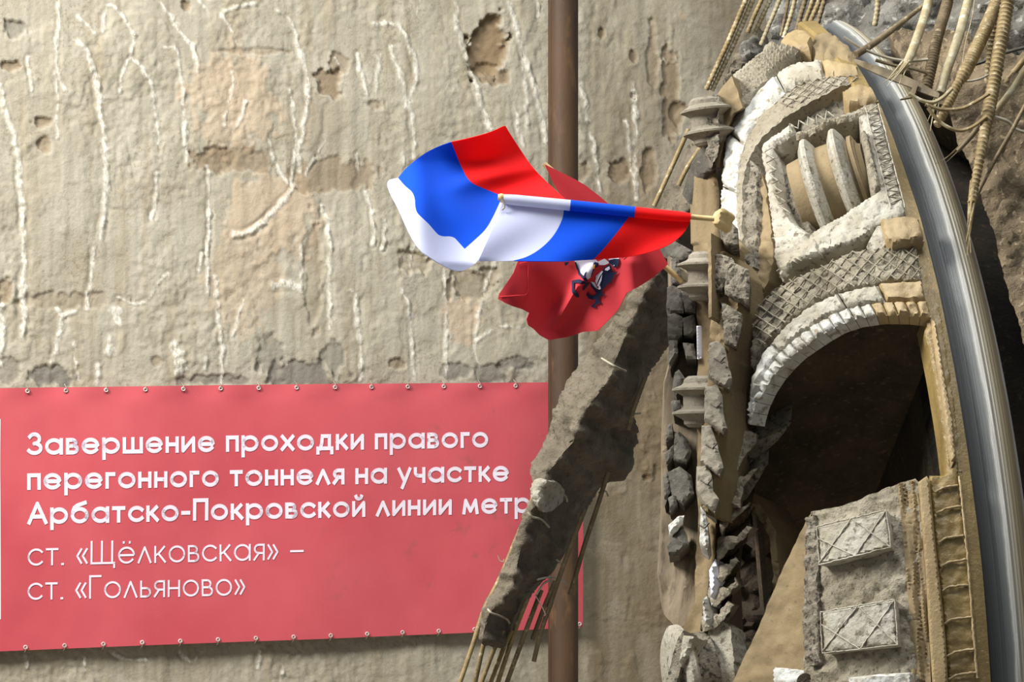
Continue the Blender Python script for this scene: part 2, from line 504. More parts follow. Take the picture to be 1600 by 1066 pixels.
Z7, Z8, ZL, ZR, ZB = (0, 0, 2.58), (500, 0, 2.58), (0, 330, 3.72), (430, 330, 3.72), (0, 900, 2.286)
SCR = [
 (Z7, 10, [(237, 0), (235, 100), (228, 200), (232, 290), (262, 365)]), (Z7, 8, [(225, 290), (228, 400), (232, 560)]),
 (Z7, 9, [(318, 65), (378, 135)]), (Z7, 15, [(310, 165), (345, 190), (370, 260), (398, 360), (405, 480), (425, 580), (430, 720), (428, 850), (405, 960)]),
 (Z7, 10, [(415, 130), (425, 50), (440, 15), (480, 35), (515, 90), (545, 150), (530, 220), (490, 290), (490, 370)]),
 (Z7, 10, [(530, 235), (570, 270), (610, 340), (630, 420), (640, 500), (640, 580)]), (Z7, 9, [(635, 700), (630, 800), (615, 890)]),
 (Z7, 10, [(640, 0), (680, 50), (710, 100), (750, 160), (785, 190), (795, 310)]), (Z7, 12, [(660, 190), (710, 190), (720, 250), (735, 370), (745, 480), (755, 600), (755, 650)]),
 (Z7, 9, [(800, 0), (840, 45)]), (Z7, 12, [(890, 70), (900, 50), (960, 25), (1030, 15)]), (Z7, 8, [(900, 60), (930, 130), (955, 175)]),
 (Z7, 8, [(935, 290), (945, 340), (925, 400), (910, 450), (900, 510)]), (Z7, 10, [(990, 410), (975, 470), (935, 530)]),
 (Z7, 12, [(1120, 45), (1160, 60), (1190, 130), (1215, 220), (1240, 320), (1240, 420), (1220, 520), (1205, 600), (1210, 690)]),
 (Z7, 9, [(1170, 360), (1180, 450), (1195, 540), (1190, 640), (1180, 740)]), (Z7, 9, [(1085, 560), (1110, 640), (1140, 710), (1170, 750), (1200, 750)]),
 (Z7, 7, [(1320, 550), (1280, 620), (1230, 710)]), (Z7, 14, [(1190, 750), (1150, 810), (1090, 870), (1030, 920), (980, 950), (940, 950)]),
 (Z7, 9, [(845, 670), (845, 760), (850, 860), (845, 970), (840, 1030)]), (Z7, 9, [(1300, 830), (1320, 900), (1330, 1000), (1335, 1100)]),
 (Z7, 14, [(0, 340), (15, 420), (45, 510), (70, 600), (80, 720), (95, 850), (97, 1030)]), (Z7, 8, [(115, 230), (120, 300), (125, 370)]),
 (Z7, 10, [(1440, 220), (1455, 300), (1480, 380)]), (Z7, 10, [(1530, 220), (1520, 320), (1515, 370)]), (Z7, 7, [(1435, 620), (1450, 700)]),
 (Z7, 9, [(1475, 770), (1500, 850), (1510, 920), (1500, 990)]), (Z7, 8, [(1550, 890), (1550, 960), (1540, 1010)]), (Z7, 22, [(1510, 100), (1560, 90), (1600, 100)]),
 (Z8, 13, [(225, 100), (290, 90), (330, 120), (360, 180), (390, 270), (380, 340), (360, 400), (375, 500), (375, 640)]), (Z8, 13, [(290, 190), (310, 270), (340, 340), (350, 430)]),
 (Z8, 8, [(335, 560), (335, 680)]), (Z8, 16, [(550, 10), (545, 80), (570, 150), (600, 240), (630, 350), (660, 440), (690, 520)]),
 (Z8, 13, [(765, 10), (790, 100), (815, 190), (840, 260), (865, 350), (880, 420), (900, 500), (915, 570)]), (Z8, 10, [(815, 190), (825, 300), (830, 400), (835, 520)]),
 (Z8, 10, [(785, 410), (800, 520), (830, 600)]), (Z8, 13, [(1050, 340), (1075, 440), (1100, 560), (1120, 660), (1130, 770)]),
 (Z8, 14, [(1265, 340), (1275, 480), (1275, 600), (1270, 700), (1272, 800)]), (Z8, 10, [(1235, 490), (1250, 600), (1255, 690)]), (Z8, 7, [(60, 230), (85, 275)]), (Z8, 7, [(880, 0), (880, 70)]),
 (Z8, 7, [(400, 0), (395, 60)]),
 (ZL, 22, [(140, 0), (135, 150), (145, 280), (135, 430), (140, 600), (135, 740)]), (ZL, 20, [(610, 0), (600, 80), (580, 160)]), (ZL, 17, [(550, 220), (545, 350), (520, 470), (510, 570)]),
 (ZL, 28, [(5, 550), (20, 650), (5, 760), (5, 890)]), (ZL, 20, [(340, 570), (370, 640), (340, 740), (320, 820), (300, 880)]), (ZL, 18, [(440, 580), (375, 610)]),
 (ZL, 8, [(690, 500), (770, 545), (840, 535), (880, 490), (920, 420), (970, 360)]), (ZL, 16, [(810, 540), (850, 530)]), (ZL, 30, [(640, 740), (630, 820)]), (ZL, 22, [(575, 900), (570, 1010)]),
 (ZL, 12, [(1220, 0), (1215, 200), (1210, 480)]), (ZL, 14, [(1180, 250), (1160, 350)]), (ZL, 15, [(1260, 380), (1265, 550), (1280, 680), (1300, 820), (1295, 1000)]),
 (ZL, 13, [(1415, 520), (1380, 620), (1350, 730)]), (ZL, 24, [(1600, 20), (1540, 70), (1430, 140), (1360, 130)]), (ZL, 45, [(1010, 750), (1040, 850), (1040, 920)]),
 (ZL, 14, [(1195, 850), (1195, 920)]), (ZL, 12, [(430, 760), (460, 980)]), (ZL, 10, [(890, 0), (885, 50)]), (ZL, 40, [(670, 590), (690, 640)]),
 (ZR, 16, [(285, 0), (310, 60), (320, 170), (315, 300), (315, 420), (325, 540), (315, 690)]), (ZR, 15, [(155, 200), (155, 300), (150, 470)]), (ZR, 34, [(0, 430), (80, 420), (130, 440)]),
 (ZR, 18, [(435, 460), (470, 490), (475, 620), (490, 760), (500, 880), (500, 980)]), (ZR, 16, [(730, 450), (765, 520), (790, 620), (795, 740), (800, 860), (810, 980)]),
 (ZR, 11, [(990, 340), (995, 500), (1000, 700), (990, 960)]), (ZR, 14, [(1280, 290), (1240, 420), (1190, 580), (1165, 740), (1165, 840), (1185, 900)]),
 (ZR, 17, [(1170, 760), (1230, 710), (1300, 665), (1460, 680)]), (ZR, 12, [(575, 0), (570, 200)]), (ZR, 12, [(640, 80), (620, 220)]), (ZR, 12, [(810, 200), (790, 320)]),
 (ZB, 9, [(400, 270), (440, 300), (520, 300)]), (ZB, 9, [(640, 270), (690, 320), (720, 270)]), (ZB, 9, [(930, 270), (925, 330)]), (ZB, 9, [(300, 290), (300, 340)]),
 (ZB, 7, [(95, 280), (95, 330)]), (ZB, 9, [(1010, 320), (1005, 378)]),
]
# shaped patches: (cx, cy, rx, ry, channel, strength, recess)   channel G grey cement, B pinkish skim, A brown hollow
BLOBS = [
 (765, 66, 32, 52, 'A', 1, 0.05), (772, 120, 26, 18, 'A', 0.8, 0.02), (370, 250, 72, 20, 'A', 0.62, 0.006), (515, 275, 70, 28, 'A', 0.6, 0.008), (335, 250, 34, 20, 'A', 0.75, 0.012), (400, 80, 62, 5, 'A', 0.4, 0.008), (505, 190, 34, 60, 'A', 0.25, 0), (240, 300, 60, 20, 'A', 0.2, 0),
 (515, 132, 24, 22, 'A', 0.8, 0.02), (530, 100, 16, 20, 'A', 0.5, 0.015), (25, 45, 20, 16, 'G', 0.8, 0.02), (18, 103, 20, 8, 'A', 0.7, 0.02), (65, 190, 14, 9, 'A', 0.6, 0.02), (70, 225, 10, 10, 'A', 0.6, 0.015),
 (290, 10, 8, 10, 'A', 0.7, 0.02), (590, 165, 16, 9, 'A', 0.4, 0.012), (330, 140, 18, 30, 'B', 0.1, 0),
 (362, 160, 66, 78, 'B', 0.8, -0.006), (425, 335, 76, 66, 'B', 0.85, -0.006), (80, 588, 42, 17, 'G', 1, 0.012), (10, 578, 26, 20, 'G', 0.6, 0.01), (330, 594, 60, 9, 'G', 0.7, 0.01),
 (470, 585, 62, 24, 'G', 0.95, 0.012), (520, 560, 16, 30, 'G', 0.8, 0.01), (425, 560, 22, 40, 'G', 0.6, 0.01), (715, 580, 22, 14, 'G', 0.8, 0.01), (765, 585, 22, 16, 'G', 0.8, 0.01), (808, 568, 28, 13, 'G', 0.8, 0.01),
 (620, 568, 14, 9, 'A', 0.6, 0.012), (740, 440, 40, 26, 'A', 0.35, 0.02), (650, 410, 26, 20, 'A', 0.35, 0.02), (725, 500, 30, 34, 'B', 0.9, 0), (380, 440, 60, 90, 'B', 0.6, 0), (100, 470, 90, 14, 'A', 0.3, 0.01), (10, 455, 14, 20, 'A', 0.6, 0.015),
 (245, 565, 12, 8, 'A', 0.5, 0.01), (490, 440, 14, 90, 'A', 0.25, 0.012),
 (1050, 150, 14, 70, 'A', 0.7, 0.02), (1062, 175, 12, 16, 'A', 0.8, 0.02), (1020, 95, 9, 60, 'A', 0.4, 0.015), (968, 268, 16, 18, 'A', 0.8, 0.02), (905, 270, 16, 18, 'A', 0.5, 0.015), (1015, 270, 10, 34, 'A', 0.7, 0.02), (1000, 275, 18, 30, 'B', 0.8, 0),
 (940, 50, 5, 9, 'A', 0.8, 0.02), (990, 88, 6, 9, 'A', 0.8, 0.02), (990, 150, 5, 8, 'A', 0.8, 0.02), (1066, 25, 6, 9, 'B', 0.9, 0), (1020, 480, 30, 200, 'B', 0.0, 0),
 (1025, 680, 22, 60, 'B', 0.35, -0.01), (1010, 747, 5, 5, 'A', 0.9, 0.02),
]
def build_wall():
    st = 2.4
    us = np.arange(-150, 1345, st); vs = np.arange(-150, 1230, st)
    U, V = np.meshgrid(us, vs); nx, ny = len(us), len(vs)
    big = fbm2(U, V, 120, 160, 4, 3); mid = fbm2(U, V, 26, 34, 4, 5); fine = fbm2(U, V, 7, 9, 3, 9); streak = fbm2(U, V, 14, 260, 4, 21); wob = fbm2(U, V, 9, 14, 3, 31)
    rough = np.clip(fbm2(U, V, 90, 120, 3, 44) * 0.9 + 0.55, 0.15, 1)
    H = 0.010 * big + 0.003 * streak + rough * (0.004 * mid + 0.0045 * fine)
    # ledges: shallow torn layers
    lay = fbm2(U, V, 150, 90, 5, 61)
    H += 0.004 * np.tanh(lay * 14) * 0.5 + 0.006 * np.tanh((fbm2(U, V, 60, 90, 5, 67) - 0.25) * 16) * 0.5
    scr = np.zeros_like(U)
    for (ox, oy, s), w, pts in SCR:
        pl = smooth_poly(zz(ox, oy, s, pts), 1, False)
        hw = max(w / s * 0.62, 1.6)
        x0, y0 = pl.min(0) - 26; x1, y1 = pl.max(0) + 26
        i0, i1 = np.searchsorted(us, [x0, x1]); j0, j1 = np.searchsorted(vs, [y0, y1])
        sl = (slice(j0, j1), slice(i0, i1))
        d = seg_dist(U[sl] + wob[sl] * 2.2, V[sl], pl)
        q = hw * (0.95 + 0.55 * mid[sl] + 0.5 * fine[sl])
        k = np.clip((q - d) / 2.4 + 0.5, 0, 1)
        scr[sl] = np.maximum(scr[sl], k)
        H[sl] += 0.006 * np.exp(-((d) / (hw * 0.9)) ** 2) * (0.4 + 0.8 * fine[sl]) - 0.007 * np.exp(-((d - hw * 2.0) / (hw * 0.9)) ** 2) * (0.5 + 0.6 * mid[sl])
    ch = {'G': np.zeros_like(U), 'B': np.zeros_like(U), 'A': np.zeros_like(U)}
    for cx, cy, rx, ry, c, a, rec in BLOBS:
        d = np.hypot((U - cx) / rx, (V - cy) / ry) + 0.30 * wob + 0.22 * mid
        k = np.clip((1.05 - d) / 0.14, 0, 1) * a
        ch[c] = np.maximum(ch[c], k)
        if rec: H -= rec * np.clip((1.05 - d) / 0.16, 0, 1)
    dirt_shade = np.clip((U - 905) / 25, 0, 1) * (0.52 + 0.36 * np.clip((V - 240) / 320, -0.5, 1) + 0.14 * mid + 0.18 * big)  # right of the pipe: dirt plus shade painted in as darker colour
    dirt_shade = np.clip(dirt_shade + 0.3 * np.clip((U - 1080) / 60, 0, 1), 0, 0.95)
    dirt_shade = np.maximum(dirt_shade, np.clip((V - 1000) / 40, 0, 1) * 0.25)
    P, N = wall_lift(U.ravel(), V.ravel())
    P = P + N * H.ravel()[:, None]
    me = bpy.data.meshes.new('wall_back')
    me.vertices.add(nx * ny); me.vertices.foreach_set('co', P.ravel())
    idx = np.arange(nx * ny).reshape(ny, nx)
    q = np.stack([idx[:-1, :-1], idx[1:, :-1], idx[1:, 1:], idx[:-1, 1:]], -1).reshape(-1, 4)
    me.loops.add(q.size); me.loops.foreach_set('vertex_index', q.ravel())
    me.polygons.add(len(q)); me.polygons.foreach_set('loop_start', np.arange(0, q.size, 4)); 
    me.update(calc_edges=True); me.shade_smooth()
    a = me.attributes.new('marks', 'FLOAT_COLOR', 'POINT')
    a.data.foreach_set('color', np.stack([scr, ch['G'], ch['B'], ch['A']], -1).reshape(-1).astype(np.float32))
    a = me.attributes.new('dirt_shade', 'FLOAT', 'POINT'); a.data.foreach_set('value', dirt_shade.ravel().astype(np.float32))
    me.materials.append(M['wall_concrete'])
    o = bpy.data.objects.new('wall_back', me); COL.objects.link(o)
    return tag(o, kind='structure')
build_wall()

# ------------------------------------------------------------------ banner
BOFF = 0.075
ban0 = wall_off(BOFF)
def banner_wave(u, v):
    return 0.006 * np.sin(u / 47.0 + 0.004 * v) + 0.010 * fbm2(u, v, 160, 240, 3, 77) + 0.010 * np.exp(-((v - 606) / 14) ** 2) * np.sin(u / 18.5)
def ban(off):
    def lift(u, v):
        P, N = ban0(u, v)
        return P + N * (off + banner_wave(np.asarray(u), np.asarray(v)))[..., None], N
    return lift
bp = W(np.array([430.0]), np.array([1003.0]), np.array([21.0]))[0]
banner = tag(empty('banner', bp), 'long red printed cloth banner with white Cyrillic lettering laced to the concrete wall', 'banner')
top = [(-70, 608), (0, 606.5), (164, 604.5), (345, 602), (523, 600), (700, 598.8), (912, 597)]
bot = [(911, 980), (690, 991), (515, 998), (340, 1004.5), (221, 1009), (100, 1014), (0, 1018), (-70, 1020)]
relief('cloth', top + bot, ban(0.0), 0.004, 'banner_red', banner, 9)
relief('printed_panel', [(-70, 655), (1.2, 655), (0.6, 968), (-70, 968)], ban(0.002), 0.001, 'banner_print', banner, 9)
gx = [42, 103, 164.5, 226, 285, 344.6, 404, 463, 522, 579, 636, 693, 749, 805]
bx = [39, 100.5, 161, 221.5, 281, 340, 399, 457, 515, 573, 629, 685, 740, 905]
def edge_v(L, x):
    L = sorted(L); return float(np.interp(x, [p[0] for p in L], [p[1] for p in L]))
for i, (xs, L, s) in enumerate(((gx, top, 1), (bx, bot, -1))):
    for x in xs:
        y = edge_v(L, x) + 5.0 * s
        c, n = ban(0.008)(np.array([x]), np.array([y])); c, n = c[0], n[0]
        ax = unit(np.cross(n, [0, 0, 1.0])); up = np.cross(ax, n)
        up = up if up[2] > 0 else -up
        ring = [c + 0.0095 * (math.cos(a) * ax + math.sin(a) * up) for a in np.linspace(0, 2 * math.pi, 15)]
        V, Fc = tube_geo(ring, 0.0036, 6)
        g = link_mesh('grommet', V, Fc, 'grommet_steel', banner, 60)
        e = c + up * (0.035 * s) + n * -0.03
        V, Fc = tube_geo(catmull([c + n * 0.004, c + up * 0.015 * s + n * 0.006, e], 5), 0.0022, 5)
        link_mesh('lace', V, Fc, 'wire', g, 60)

# stroke lettering: x-height 1, capitals 1.37, descender -0.36
def A(cx, cy, rx, ry, a0, a1, n=22):
    return [(cx + rx * math.cos(R(a)), cy + ry * math.sin(R(a))) for a in np.linspace(a0, a1, n)]
def bowl(x, y0, y1, x0=0.0):
    h = (y1 - y0) / 2
    return [(x0, y1)] + A(x - h, y0 + h, h, h, 90, -90, 14) + [(x0, y0)]
CIR = A(.5, .5, .5, .5, 0, 360, 40)
G = {
 'а': (1.0, [CIR, [(1, 1), (1, 0)]]), 'в': (.66, [[(0, 0), (0, 1)], bowl(.56, .53, 1), bowl(.66, 0, .53)]),
 'е': (1.0, [[(0.02, .5), (1, .5)] + A(.5, .5, .5, .5, 0, 322, 36)]), 'р': (1.0, [CIR, [(0, 1), (0, -.36)]]),
 'ш': (1.2, [[(0, 1), (0, 0), (1.2, 0), (1.2, 1)], [(.6, 0), (.6, 1)]]), 'н': (.72, [[(0, 0), (0, 1)], [(.72, 0), (.72, 1)], [(0, .52), (.72, .52)]]),
 'и': (.76, [[(0, 1), (0, 0), (.76, 1), (.76, 0)]]), 'п': (.7, [[(0, 0), (0, 1), (.7, 1), (.7, 0)]]), 'о': (1.0, [CIR]),
 'х': (.74, [[(0, 0), (.74, 1)], [(0, 1), (.74, 0)]]), 'д': (.98, [[(-.02, -.26), (-.02, 0), (1.0, 0), (1.0, -.26)], [(.14, 0), (.26, .4), (.3, 1), (.82, 1), (.82, 0)]]),
 'к': (.66, [[(0, 0), (0, 1)], [(.0, .44), (.22, .55), (.6, 1)], [(.22, .55), (.66, 0)]]), 'г': (.46, [[(0, 0), (0, 1), (.46, 1)]]),
 'т': (.7, [[(0, 1), (.7, 1)], [(.35, 1), (.35, 0)]]), 'л': (.8, [[(0, 0), (.4, 1), (.8, 0)]]),
 'я': (.64, [[(.64, 0), (.64, 1), (.3, 1)] + A(.3, .72, .28, .28, 90, 270, 12) + [(.64, .44)], [(.3, .44), (0, 0)]]),
 'у': (.82, [[(0, 1), (.42, 0.02)], [(.82, 1), (.26, -.36)]]), 'ч': (.64, [[(.64, 1), (.64, 0)], [(0, 1), (0, .72)] + A(.28, .72, .28, .28, 180, 270, 8) + [(.64, .44)]]),
 'с': (.88, [A(.5, .5, .5, .5, 42, 318, 32)]), 'б': (1.0, [CIR, [(0, .5), (.02, .8), (.12, 1.08), (.34, 1.22), (.86, 1.37)]]),
 'й': (.76, [[(0, 1), (0, 0), (.76, 1), (.76, 0)], A(.38, 1.42, .2, .16, 190, 350, 10)]),
 'м': (.98, [[(0, 0), (.12, 1), (.49, .12), (.86, 1), (.98, 0)]]), 'ё': (1.0, [[(0.02, .5), (1, .5)] + A(.5, .5, .5, .5, 0, 322, 36), [(.3, 1.3), (.3, 1.32)], [(.7, 1.3), (.7, 1.32)]]),
 'ь': (.62, [[(0, 1), (0, 0)], bowl(.62, 0, .56)]), 'З': (.8, [A(.36, 1.03, .36, .34, 150, -90, 18) + A(.38, .35, .44, .35, 90, -150, 20)]),
 'А': (1.14, [[(0, 0), (.57, 1.37), (1.14, 0)], [(.19, .42), (.95, .42)]]), 'П': (.88, [[(0, 0), (0, 1.37), (.88, 1.37), (.88, 0)]]),
 'Щ': (1.5, [[(0, 1.37), (0, 0), (1.5, 0), (1.5, -.24)], [(.68, 0), (.68, 1.37)], [(1.36, 0), (1.36, 1.37)]]), 'Г': (.7, [[(0, 0), (0, 1.37), (.7, 1.37)]]),
 '.': (.06, [[(0, 0), (.06, 0)]]), '–': (.8, [[(0, .52), (.8, .52)]]), '-': (.42, [[(0, .5), (.42, .5)]]),
 '«': (.62, [[(.26, .95), (0, .5), (.26, .05)], [(.62, .95), (.36, .5), (.62, .05)]]), '»': (.62, [[(0, .95), (.26, .5), (0, .05)], [(.36, .95), (.62, .5), (.36, .05)]]),
}
def ribbon(pts, w, closed=False):
    """flat stroke with square ends and round inner joints, as (verts, faces) in letter space"""
    V = []; Fc = []
    P = np.array(pts, float)
    for i in range(len(P) - 1):
        a, b = P[i].copy(), P[i + 1].copy(); d = b - a; L = np.hypot(*d)
        if L < 1e-6: continue
        d /= L; n = np.array([-d[1], d[0]]) * w / 2
        if i == 0 and not closed: a -= d * w / 2
        if i == len(P) - 2 and not closed: b += d * w / 2
        k = len(V); V += [a - n, b - n, b + n, a + n]; Fc.append((k, k + 1, k + 2, k + 3))
        if i < len(P) - 2:
            d2 = P[i + 2] - P[i + 1]; d2 /= max(np.hypot(*d2), 1e-6)
            if abs(d @ d2) < 0.985:
                q = P[i + 1]; k = len(V)
                if d @ d2 > -0.3 and d @ d2 < 0.3:      # square corner
                    V += [q + (-d2 - 0 * d) * w / 2 - 0 * n, q + (d - d2) * w / 2, q + d * w / 2 + d2 * w / 2, q + (d2 - d) * w / 2, q - (d + d2) * w / 2]
                    Fc.append((k, k + 1, k + 2, k + 3, k + 4))
                else:
                    V += [q + w / 2 * np.array([math.cos(t), math.sin(t)]) for t in np.linspace(0, 2 * math.pi, 12, endpoint=False)]
                    Fc.append(tuple(range(k, k + 12)))
    return V, Fc
def text_line(name, text, u0, vb0, u1, vb1, xh0, w, fit=None):
    """lay TEXT from pixel (u0, vb0) so that the FIT part ends at u1 on the baseline; xh0 = x-height in pixels at the start"""
    sb = 0.19 + w
    def layout(t):
        x = 0; out = []; k = 0
        for ch in t:
            if ch == ' ': x += 0.62; k += 1; continue
            adv, strokes = G[ch]; out.append((x, ch, k)); x += adv + sb
        return out, x - sb
    _, wid = layout(fit or text)
    lay, _ = layout(text)
    p0, _ = ban0(np.array([u0]), np.array([vb0])); p1, _ = ban0(np.array([u1]), np.array([vb1])); p0, p1 = p0[0], p1[0]
    sx = (p1 - p0) / (wid + w); q, _ = ban0(np.array([u0]), np.array([vb0 - xh0])); sy = np.array([0, 0, q[0][2] - p0[2]])
    for wd in sorted({k for _, _, k in lay}):
        V = []; Fc = []
        for x, ch, k_ in lay:
            if k_ != wd: continue
            for st in G[ch][1]:
                hh = 1.37 if (ch.isupper()) else 1.0
                pts = [(w / 2 + x + a, w / 2 + b * (hh - w) / hh if -0.01 <= b <= hh + .01 else (w / 2 + b if b < 0 else b - w / 2)) for a, b in st]
                closed = abs(pts[0][0] - pts[-1][0]) + abs(pts[0][1] - pts[-1][1]) < 1e-6
                v, f = ribbon(pts, w, closed)
                k = len(V); V += v; Fc += [tuple(i + k for i in t) for t in f]
        V = np.array(V)
        P = p0 + V[:, :1] * sx + V[:, 1:] * sy
        q = P - ORG
        uu = 800 + F * q[:, 0] / q[:, 1]; vv = 533 - F * q[:, 2] / q[:, 1]
        P = P + WN * (0.0035 + banner_wave(uu, vv))[:, None]
        Fc2 = []
        for f in Fc:                    # faces towards the viewer
            a, b, c = P[f[0]], P[f[1]], P[f[2]]
            Fc2.append(f if np.cross(b - a, c - a) @ WN > 0 else f[::-1])
        link_mesh(name, P, Fc2, 'banner_print', banner, 0)
text_line('lettering', 'Завершение проходки правого', 43, 711.5, 762, 699.5, 26, 0.24)
text_line('lettering', 'перегонного тоннеля на участке', 43, 766, 794, 752.5, 26, 0.24)
text_line('lettering', 'Арбатско-Покровской линии метро', 43, 820, 799, 802.5, 26, 0.24, 'Арбатско-Покровской линии мет')
text_line('lettering', 'ст. «Щёлковская» –', 43, 884.5, 473, 874.5, 27, 0.125)
text_line('lettering', 'ст. «Гольяново»', 43, 938, 383, 930.5, 27, 0.125)

# ------------------------------------------------------------------ rusty steel pipe in front of the wall
pd = 20.9
pc = W(np.array(880.0), np.array(533.0), np.array(pd)); pr = 23.5 * pd / F
pipe = tag(empty('steel_pipe', (pc[0], pc[1], 0)), 'tall rusty brown steel pipe standing upright before the concrete wall', 'pipe')
lathe('tube', (pc[0], pc[1], 0.02), (0, 0, 1), [(0, pr), (11, pr), (11, pr - .01), (0.05, pr - .01)], 'rust_pipe', pipe, 40)
lathe('base_plate', (pc[0], pc[1], 0), (0, 0, 1), [(0, pr * 2), (0.02, pr * 2)], 'rust_pipe', pipe, 32)
V, Fc = tube_geo([(pc[0] - pr * .86, pc[1] - pr * .52, 0.02), (pc[0] - pr * .86, pc[1] - pr * .52, 11)], 0.004, 6)
link_mesh('weld_seam', V, Fc, 'rust_pipe', pipe, 60)

# ------------------------------------------------------------------ tunnelling shield behind the cutterhead (steel lip and skin)
def revolve(name, prof, ph0, ph1, n, m, parent, closed=True, attr=None, smooth=30, wob=0.0):
    ph = np.linspace(R(ph0), R(ph1), n); k = len(prof)
    s = np.array([p[0] for p in prof]); r = np.array([p[1] for p in prof])
    V = np.concatenate([hp(s, r + (wob * fbm(np.stack([s * 6, np.full(k, a * 9), r * 6], -1), 3, 5) if wob else 0), np.full(k, a)) for a in ph])
    Fc = []
    for i in range(n - 1):
        for j in range(k if closed else k - 1):
            j2 = (j + 1) % k
            Fc.append((i * k + j, (i + 1) * k + j, (i + 1) * k + j2, i * k + j2))
    if closed:
        Fc.append(tuple(range(k))); Fc.append(tuple((n - 1) * k + j for j in range(k - 1, -1, -1)))
    o = link_mesh(name, V, Fc, m, parent, smooth)
    if attr is not None:
        a = o.data.attributes.new('band', 'FLOAT', 'POINT'); a.data.foreach_set('value', np.tile(np.array(attr, np.float32), n))
    return o
shield = tag(empty('tunnelling_shield', HC + HA * -0.2), 'curved brushed steel shield ring curving behind the muddy cutterhead', 'shield')
sv = np.linspace(0, -0.215, 60)
rv = np.interp(-sv, [0, .012, .04, .052, .066, .088, .10, .13, .165, .195, .215], [HR - .055, HR - .035, HR - .03, HR - .022, HR - .004, HR + .002, HR + .014, HR + .010, HR - .006, HR - .035, HR - .085])
rv = rv + 0.0028 * np.sin(-sv * 420) * ((-sv > .088) & (-sv < .16))
prof = list(zip(sv, rv)) + [(-0.215, HR - .45), (0, HR - .45)]
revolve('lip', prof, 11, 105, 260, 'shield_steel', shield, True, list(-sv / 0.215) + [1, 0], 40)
revolve('skin', [(-0.2, HR - .36), (-1.4, HR - .36), (-1.4, HR - .43), (-0.2, HR - .43)], 11, 105, 120, 'shade_mud', shield)

# ------------------------------------------------------------------ broken end wall around the hole
def rock(su, a, seed):
    return lambda u, v: a * (fbm2(u, v, su, su, 3, seed) + 0.22 * fbm2(u, v, su / 6, su / 6, 3, seed + 9))
wr = relief('wall_right', [(1484, 180), (1499, 225), (1521, 270), (1536, 319), (1555, 368), (1570, 436), (1593, 507), (1612, 600), (1628, 720), (1780, 720), (1780, 120), (1600, 120), (1500, 140)],
            plane(1540, 320, 14.12, (-0.12, -0.84, 0.48)), 0.7, 'soil', None, 5, 0, rock(40, 0.03, 3), wob=1.0, back=-HA)
tag(wr, kind='structure')
o = relief('wall_top', [(1198, -90), (1780, -90), (1780, 175), (1600, 190), (1500, 165), (1452, 150), (1400, 118), (1352, 84), (1322, 58), (1285, 52), (1240, 72), (1206, 80), (1196, 30)],
           plane(1400, 40, 16.9, (-0.25, -0.95, 0.15)), 0.7, 'rubble_grey', None, 6, 0, rock(110, 0.12, 11), wob=1.2)
tag(o, kind='structure')
o = relief('wall_ledge', [(1388, 52), (1440, 46), (1500, 50), (1560, 74), (1640, 88), (1780, 95), (1780, 230), (1600, 215), (1500, 185), (1470, 160), (1448, 138), (1420, 110), (1400, 80)],
           plane(1500, 110, 15.25, (-0.2, -0.72, 0.66)), 0.45, 'soil', None, 5, 0, rock(30, 0.03, 17), wob=1.0)
tag(o, kind='structure')
o = relief('wall_recess', [(1210, -80), (1780, -80), (1780, 800), (1560, 800), (1400, 500), (1300, 300), (1225, 120)], plane(1400, 200, 17.6, (0, -1, 0)), 0.2, 'shade_mud', None, 24)
tag(o, kind='structure')

# ------------------------------------------------------------------ cutterhead
CUT = tag(empty('cutterhead', HC), 'huge round mud-caked steel cutterhead with disc cutters and scraper teeth breaking through', 'cutterhead')
fp = plane(1165, 600, 14.35, (-0.5, -0.8, 0.25))
def bump_h(a, su=14, seed=1, sv=None):
    return lambda u, v: a * (fbm2(u, v, su, sv or su, 4, seed))
def hatch(poly, ang, sp, ph=0, step=4):
    poly = np.asarray(poly, float); c = poly.mean(0); d = np.array([math.cos(R(ang)), math.sin(R(ang))]); n = np.array([-d[1], d[0]])
    ext = np.abs((poly - c)).max() * 1.6; out = []
    for k in np.arange(-ext + ph, ext, sp):
        t = np.arange(-ext, ext, 2.0); q = c + n * k + t[:, None] * d
        ins = inside(q[:, 0], q[:, 1], poly); run = []
        for i, x in enumerate(ins):
            if x: run.append(q[i])
            elif run:
                if len(run) > 3: out.append(np.array([run[0], run[-1]]))
                run = []
    return out
def lerp_pl(pl, t):
    pl = np.asarray(pl, float); L = np.r_[0, np.cumsum(np.hypot(*np.diff(pl, axis=0).T))]; t = np.asarray(t) * L[-1]
    return np.stack([np.interp(t, L, pl[:, 0]), np.interp(t, L, pl[:, 1])], -1)
def zigzag(e0, e1, n):
    t = np.linspace(0.02, 0.98, n); a = lerp_pl(e0, t); b = lerp_pl(e1, t)
    return np.array([a[i] if i % 2 else b[i] for i in range(n)])

# tan ring that closes the head against the shield
revolve('rim_plate', [(0.004, HR - .13), (0.004, HR + .012), (0.065, HR + .012), (0.075, HR + .002), (0.075, HR - .13)], 12, 105, 260, 'olive_mud', CUT, True, None, 30, 0.006)

revolve('rim_web', [(0.0, HR - .1), (0.0, HR - 1.5), (-0.03, HR - 1.5), (-0.03, HR - .1)], 30, 105, 90, 'shade_mud', CUT)

